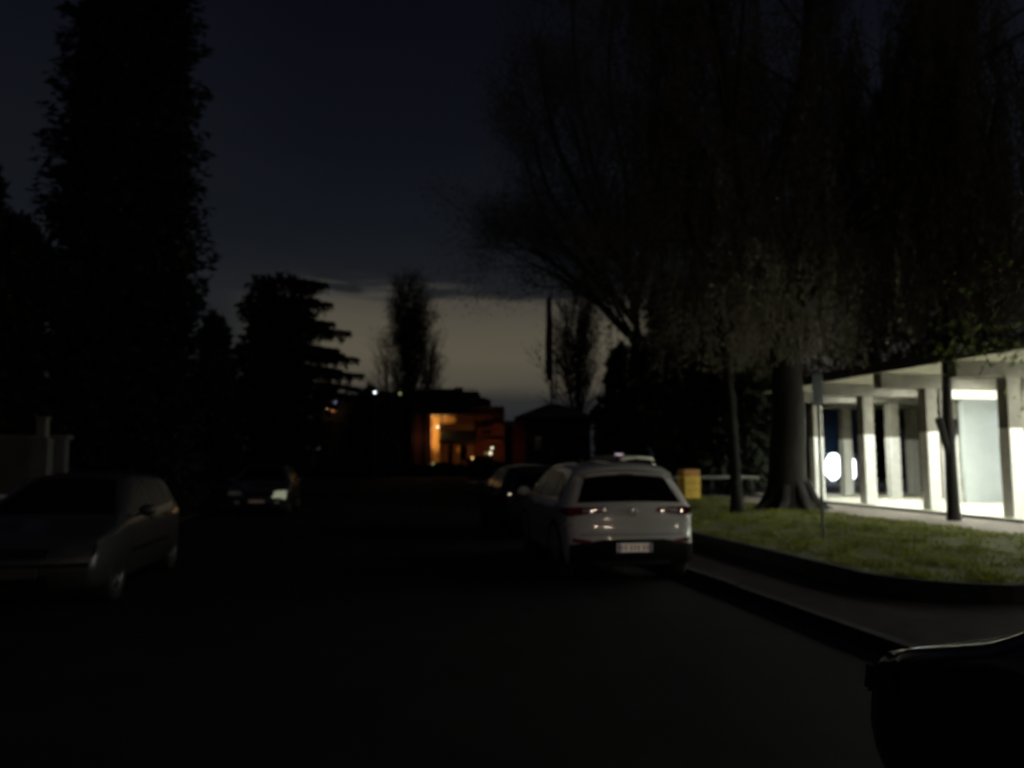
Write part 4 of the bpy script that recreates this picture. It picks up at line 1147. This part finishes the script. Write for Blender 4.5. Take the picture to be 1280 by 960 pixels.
# white wall at the left with gate pier
uw, vw = UV(*(at(72, 600, 14.5).xy))
wl = thing('boundary_wall', 'pale rendered boundary wall behind the silver hatchback at the left edge', 'wall', at(60, 600, 14.5), TH); wl.location.z = 0
Lw = lambda x, y, z: (x, y, z)
mb = MB(); mb.box((-4.0, .0, 1.0), (8.6, .22, 2.0)); mb.build('wall', M['wallwhite'], wl)
mb = MB(); mb.box((-4.0, .0, 2.035), (8.7, .30, .07)); mb.build('coping', M['conc'], wl)
gp = thing('gate_pier', 'square pale gate pier with a raised cap standing against the boundary wall', 'gate pier', at(50, 600, 14.2), TH); gp.location.z = 0
mb = MB(); mb.box((0, 0, 1.0), (.30, .26, 2.0)); mb.build('shaft', M['wallwhite'], gp, bevel=.01)
mb = MB(); mb.box((0, 0, 2.19), (.17, .17, .36)); mb.box((0, 0, 2.385), (.22, .22, .04)); mb.build('cap', M['conc'], gp, bevel=.01)
eb = thing('meter_box', 'small pale metal utility box at the foot of the boundary wall', 'utility box', at(4, 620, 13.6), TH); eb.location.z = .1
mb = MB(); mb.box((0, 0, .62), (.5, .3, .55)); mb.build('cabinet', M['conc_light'], eb, bevel=.015)
mb = MB(); mb.box((0, 0, .17), (.42, .25, .34)); mb.build('foot', M['conc'], eb)
mb = MB(); mb.box((.02, -.155, .62), (.44, .01, .48)); mb.build('door', M['steel'], eb)

# ================================================================== STREET FURNITURE
ps = at(1029, 672, 13.4)
sg_ = thing('street_sign', 'narrow grey sign plate on a tall thin pole standing in the lawn', 'sign', (ps.x, ps.y, Z_LAWN), radians(18))
zt = at(1025, 466, 13.4).z - Z_LAWN
mb = MB(); mb.tube([(0, 0, -.03), (0, 0, zt - .02)], .024, 12); mb.lathe([(0, zt + .005), (.026, zt - .01), (.026, zt - .03)], 12); mb.build('pole', M['steel'], sg_, smooth=True)
mb = MB(); mb.box((-.03, -.035, zt - .30), (.22, .018, .56)); mb.build('sign_plate', M['signgrey'], sg_, bevel=.008)
mb = MB()
for dz in (.14, .46): mb.box((0, -.012, zt - dz), (.09, .06, .035))
mb.build('clamp', M['steel'], sg_)

pb = at(861.5, 626, 24.9)
bn = thing('yellow_bin', 'tall yellow bin with an orange lid beyond the white crossover', 'bin', (pb.x, pb.y, Z_LAWN), radians(10))
hb = at(861.5, 586, 24.9).z - Z_LAWN
mb = MB(); mb.box((0, 0, .08 + (hb * .78 - .08) / 2), (.54, .56, hb * .78 - .08), taper=1.03); mb.build('body', M['yellow'], bn, bevel=.03)
mb = MB(); mb.box((0, 0, hb * .89), (.58, .6, hb * .2), taper=.94); mb.build('lid', M['orange'], bn, bevel=.03)
mb = MB(); mb.box((0, -.3, hb * .55), (.40, .012, .03)); mb.box((0, -.3, hb * .35), (.40, .012, .02)); mb.build('ribs', M['orange'], bn)
for sx in (-1, 1):
    mb = MB(); mb.lathe([(0, -.03), (.08, -.03), (.08, .03), (0, .03)], 16, (sx * .2, .2, .08), 'x'); mb.build('wheel', M['tyre'], bn)

rl = thing('low_rail', 'low white rail on short posts beside the yellow bin', 'rail', (at(890, 600, 27.5).x, 27.5, Z_LAWN - .14 + .14), radians(3))
mb = MB(); mb.tube([(-1.6, 0, .62), (-1.5, 0, .68), (1.6, 0, .68), (1.7, 0, .62)], .055, 10); mb.build('rail', M['rail_metal'], rl, smooth=True)
for x in (-1.45, 0, 1.45):
    mb = MB(); mb.tube([(x, 0, 0), (x, 0, .66)], .035, 8); mb.build('post', M['dimmed'], rl, smooth=True)
hc = thing('parked_scooter', 'dark motor scooter standing behind the low white rail', 'scooter', (at(893, 600, 28.4).x, 28.4, .145), radians(80))
mb = MB(); mb.box((0, .05, .42), (.26, .9, .26), taper=.85); mb.box((0, .52, .60), (.30, .12, .62), taper=.8); mb.build('body', M['p_dark'], hc, bevel=.05)
mb = MB(); mb.box((0, -.18, .62), (.26, .66, .11), taper=.8); mb.build('saddle', M['black'], hc, bevel=.03)
mb = MB(); mb.tube([(0, .55, .8), (0, .50, .93)], .03, 8); mb.tube([(-.28, .44, .95), (0, .5, .93), (.28, .44, .95)], .016, 8); mb.build('handlebar', M['black'], hc)
for y in (-.5, .72):
    mb = MB(); mb.lathe([(.12, -.05), (.20, -.055), (.235, -.03), (.235, .03), (.20, .055), (.12, .05)], 20, (0, y, .235), 'x'); mb.lathe([(0, -.03), (.12, -.04)], 12, (0, y, .235), 'x'); mb.lathe([(.12, .04), (0, .03)], 12, (0, y, .235), 'x'); mb.build('wheel', M['tyre'], hc, smooth=True)

# lit pavilion behind the portico (the glare between the columns)
YP = 46.0
pv = thing('lit_pavilion', 'small blue-walled pavilion whose glaring white opening shows between the columns', 'pavilion', (at(1052, 572, YP).x, YP, .12), 0)
B_part(pv, 'wall', M['halowall'], 1026, 1084, 500, 566, YP, 4)
B_part(pv, 'wall', M['darkwall'], 1026, 1030.5, 566, 603, YP, 4)
B_part(pv, 'wall', M['darkwall'], 1073, 1084, 566, 603, YP, 4)
B_part(pv, 'base', M['conc'], 1030.5, 1073, 600.5, 603, YP + .1, 3.8)
for (x0, x1, yt) in ((1031.5, 1051, 566), (1059, 1071, 573)):
    xm, hw_ = (x0 + x1) / 2, (x1 - x0) / 2; ym, hh_ = (yt + 600) / 2, (600 - yt) / 2
    pts = [(xm + hw_ * cos(a) * (1 + .10 * sin(3 * a + xm)) * (1.12 if sin(a) > 0 else .95), ym + hh_ * sin(a) * (1 + .06 * sin(5 * a))) for a in [2 * pi * k / 26 for k in range(26)]]
    mb = MB(); W_ = [at(px, py, YP + .3) - pv.location for px, py in pts]
    mb.add(W_, [tuple(range(len(W_)))]); mb.build('glare_oval', E['glare'], pv)  # opening drawn as glowing ovals in the shape of the glare
B_part(pv, 'inner_wall', M['halowall'], 1030.6, 1072.9, 566.1, 600.4, YP + .5, .2)
mb = MB()
B_part(pv, 'mullion', M['darkwall'], 1051, 1052.4, 566.6, 600, YP + .2, .12)
plight('halo_fill', 1045, 556, YP, (.5, .75, 1), 12, .3, -1.2)  # added lamp, washes the wall above the opening in blue
# small illuminated sign in the distance over the crossover's roof
bulb_ = at(774, 571.5, 28.6)
sm_ = thing('lit_sign', 'small pinkish lit sign showing just above the pale hatchback roof', 'sign', (bulb_.x, 28.6, 0), 0)
mb = MB(); mb.box((0, 0, bulb_.z), (.27, .06, .24)); mb.build('sign_face', E['pink'], sm_)
mb = MB(); mb.box((0, .06, bulb_.z), (.33, .05, .30)); mb.tube([(0, .06, 0), (0, .06, bulb_.z - .14)], .035, 8); mb.build('sign_case', M['lampmetal'], sm_)

# street lamps behind the viewer: their light falls on the parked cars
def street_lamp(u, v, h, label, w, col):
    p = S(u, v, 0); t = thing('street_lamp', label, 'street lamp', p, TH, 'street lamps behind the viewer')
    mb = MB(); mb.tube([(0, 0, 0), (0, 0, .5), (0, 0, h), (-.2 if v > 0 else .2, 0, h + .35), (-1.1 if v > 0 else 1.1, 0, h + .5)], [.09, .07, .05, .045, .035], 10); mb.build('pole', M['steel'], t, smooth=True)
    x = -1.3 if v > 0 else 1.3
    mb = MB(); mb.box((x, 0, h + .52), (.6, .26, .10), taper=.8); hd = mb.build('lamp_head', M['steel'], t, bevel=.02)
    mb = MB(); mb.lathe([(.12 * sin(a), h + .47 - .12 * (1 - cos(a)) * .8) for a in [pi * i / 12 for i in range(13)]], 20, (x, 0, 0)); mb.build('lens', E['street'], hd, smooth=True)
street_lamp(-16, 5.0, 6.5, 'warm street lamp on the right pavement just behind the viewer', 0, 0)
street_lamp(-30, 5.2, 7.0, 'warm street lamp on the right pavement far behind the viewer', 0, 0)

# ================================================================== SKY, FILL LIGHT, CAMERA
w = bpy.data.worlds.new('World'); scene.world = w; w.use_nodes = True
nt = w.node_tree; bg = nt.nodes['Background']; nn = nt.nodes.new; lk = nt.links.new
tc = nn('ShaderNodeTexCoord'); sep = nn('ShaderNodeSeparateXYZ'); lk(tc.outputs['Generated'], sep.inputs[0])
def math_(op, a, b=None, c=None, clamp=False):
    m = nn('ShaderNodeMath'); m.operation = op; m.use_clamp = clamp
    for i, x in enumerate((a, b, c)):
        if x is None: continue
        if isinstance(x, (int, float)): m.inputs[i].default_value = x
        else: lk(x, m.inputs[i])
    return m.outputs[0]
mp = nn('ShaderNodeMapping'); mp.inputs['Scale'].default_value = (2.2, 2.2, 16); lk(tc.outputs['Generated'], mp.inputs['Vector'])
no = nn('ShaderNodeTexNoise'); no.inputs['Scale'].default_value = 2.2; no.inputs['Detail'].default_value = 5; lk(mp.outputs[0], no.inputs['Vector'])
zf = math_('ADD', sep.outputs['Z'], math_('MULTIPLY', math_('SUBTRACT', no.outputs['Fac'], .5), .035))
t_ = math_('DIVIDE', zf, .6, clamp=True)
ramp = nn('ShaderNodeValToRGB'); lk(t_, ramp.inputs['Fac'])
cols = [(0.0, (.010, .011, .013)), (.06, (.016, .018, .021)), (.12, (.026, .026, .026)), (.165, (.078, .068, .050)), (.22, (.098, .085, .060)), (.29, (.084, .074, .054)),
        (.332, (.068, .061, .048)), (.345, (.0135, .0145, .0165)), (.40, (.0095, .0110, .0140)), (.50, (.0065, .0080, .0115)), (.65, (.0045, .0052, .0085)), (1.0, (.0024, .0025, .0050))]
els = ramp.color_ramp.elements
while len(els) < len(cols): els.new(.5)
for e, (p, c) in zip(els, cols): e.position = p; e.color = (*c, 1)
# away from the town's glow the low sky is dull blue-grey
ramp2 = nn('ShaderNodeValToRGB'); lk(t_, ramp2.inputs['Fac'])
cols2 = [(0, (.008, .009, .011)), (.2, (.016, .017, .019)), (.33, (.014, .0155, .018)), (.45, (.0075, .009, .0125)), (1, (.0024, .0024, .0058))]
els = ramp2.color_ramp.elements
while len(els) < len(cols2): els.new(.5)
for e, (p, c) in zip(els, cols2): e.position = p; e.color = (*c, 1)
mr = nn('ShaderNodeMapRange'); mr.interpolation_type = 'SMOOTHSTEP'; mr.inputs['From Min'].default_value = -.36; mr.inputs['From Max'].default_value = -.22; lk(sep.outputs['X'], mr.inputs['Value'])
mr2 = nn('ShaderNodeMapRange'); mr2.interpolation_type = 'SMOOTHSTEP'; mr2.inputs['From Min'].default_value = .55; mr2.inputs['From Max'].default_value = .2; lk(sep.outputs['X'], mr2.inputs['Value'])
front = math_('GREATER_THAN', sep.outputs['Y'], 0.0)
msk = math_('MULTIPLY', math_('MULTIPLY', mr.outputs[0], mr2.outputs[0]), front)
mx = nn('ShaderNodeMix'); mx.data_type = 'RGBA'; lk(msk, mx.inputs['Factor']); lk(ramp2.outputs[0], mx.inputs[6]); lk(ramp.outputs[0], mx.inputs[7])
# pale wisps just above the cloud edge
mp2 = nn('ShaderNodeMapping'); mp2.inputs['Scale'].default_value = (5, 5, 45); lk(tc.outputs['Generated'], mp2.inputs['Vector'])
n2 = nn('ShaderNodeTexNoise'); n2.inputs['Scale'].default_value = 2.3; n2.inputs['Detail'].default_value = 4; lk(mp2.outputs[0], n2.inputs['Vector'])
wz = nn('ShaderNodeMapRange'); wz.interpolation_type = 'SMOOTHSTEP'; wz.inputs['From Min'].default_value = .028; wz.inputs['From Max'].default_value = .0; lk(math_('ABSOLUTE', math_('SUBTRACT', sep.outputs['Z'], .208)), wz.inputs['Value'])
wx = nn('ShaderNodeMapRange'); wx.interpolation_type = 'SMOOTHSTEP'; wx.inputs['From Min'].default_value = .16; wx.inputs['From Max'].default_value = .06; lk(math_('ABSOLUTE', math_('ADD', sep.outputs['X'], .17)), wx.inputs['Value'])
wn = nn('ShaderNodeMapRange'); wn.inputs['From Min'].default_value = .42; wn.inputs['From Max'].default_value = .60; lk(n2.outputs['Fac'], wn.inputs['Value'])
wf = math_('MULTIPLY', math_('MULTIPLY', math_('MULTIPLY', wz.outputs[0], wx.outputs[0]), wn.outputs[0]), front, clamp=True)
mx2 = nn('ShaderNodeMix'); mx2.data_type = 'RGBA'; lk(math_('MULTIPLY', wf, .8), mx2.inputs['Factor']); lk(mx.outputs[2], mx2.inputs[6]); mx2.inputs[7].default_value = (.060, .057, .050, 1)
lk(mx2.outputs[2], bg.inputs['Color']); bg.inputs['Strength'].default_value = 1.0

sun = bpy.data.lights.new('sky_fill', 'SUN'); sun.energy = .06; sun.angle = radians(25); sun.color = (1, .97, .9)  # added faint fill lamp for the foliage, standing in for cloud glow
so = bpy.data.objects.new('sky_fill', sun); so.rotation_euler = (radians(48), 0, radians(108)); COL.objects.link(so)

cam = bpy.data.cameras.new('camera'); co = bpy.data.objects.new('camera', cam); COL.objects.link(co)
co.location = (0, 0, CAM_H); co.rotation_euler = (radians(90) + PITCH, 0, 0)
cam.sensor_fit = 'HORIZONTAL'; cam.sensor_width = 36; cam.lens = 36 * F / 1280; cam.clip_end = 3000; cam.clip_start = .05
cam.dof.use_dof = True; cam.dof.focus_distance = 2.2; cam.dof.aperture_fstop = 2.2
scene.camera = co
scene.render.engine = 'CYCLES'
scene.cycles.pixel_filter_type = 'GAUSSIAN'; scene.cycles.filter_width = 2.8
scene.cycles.use_denoising = True
scene.cycles.max_bounces = 6; scene.cycles.diffuse_bounces = 4; scene.cycles.glossy_bounces = 3; scene.cycles.transparent_max_bounces = 8
scene.cycles.sample_clamp_indirect = 6.0
scene.cycles.use_light_tree = True
scene.view_settings.view_transform = 'Standard'; scene.view_settings.look = 'None'; scene.view_settings.exposure = 0; scene.view_settings.gamma = 1
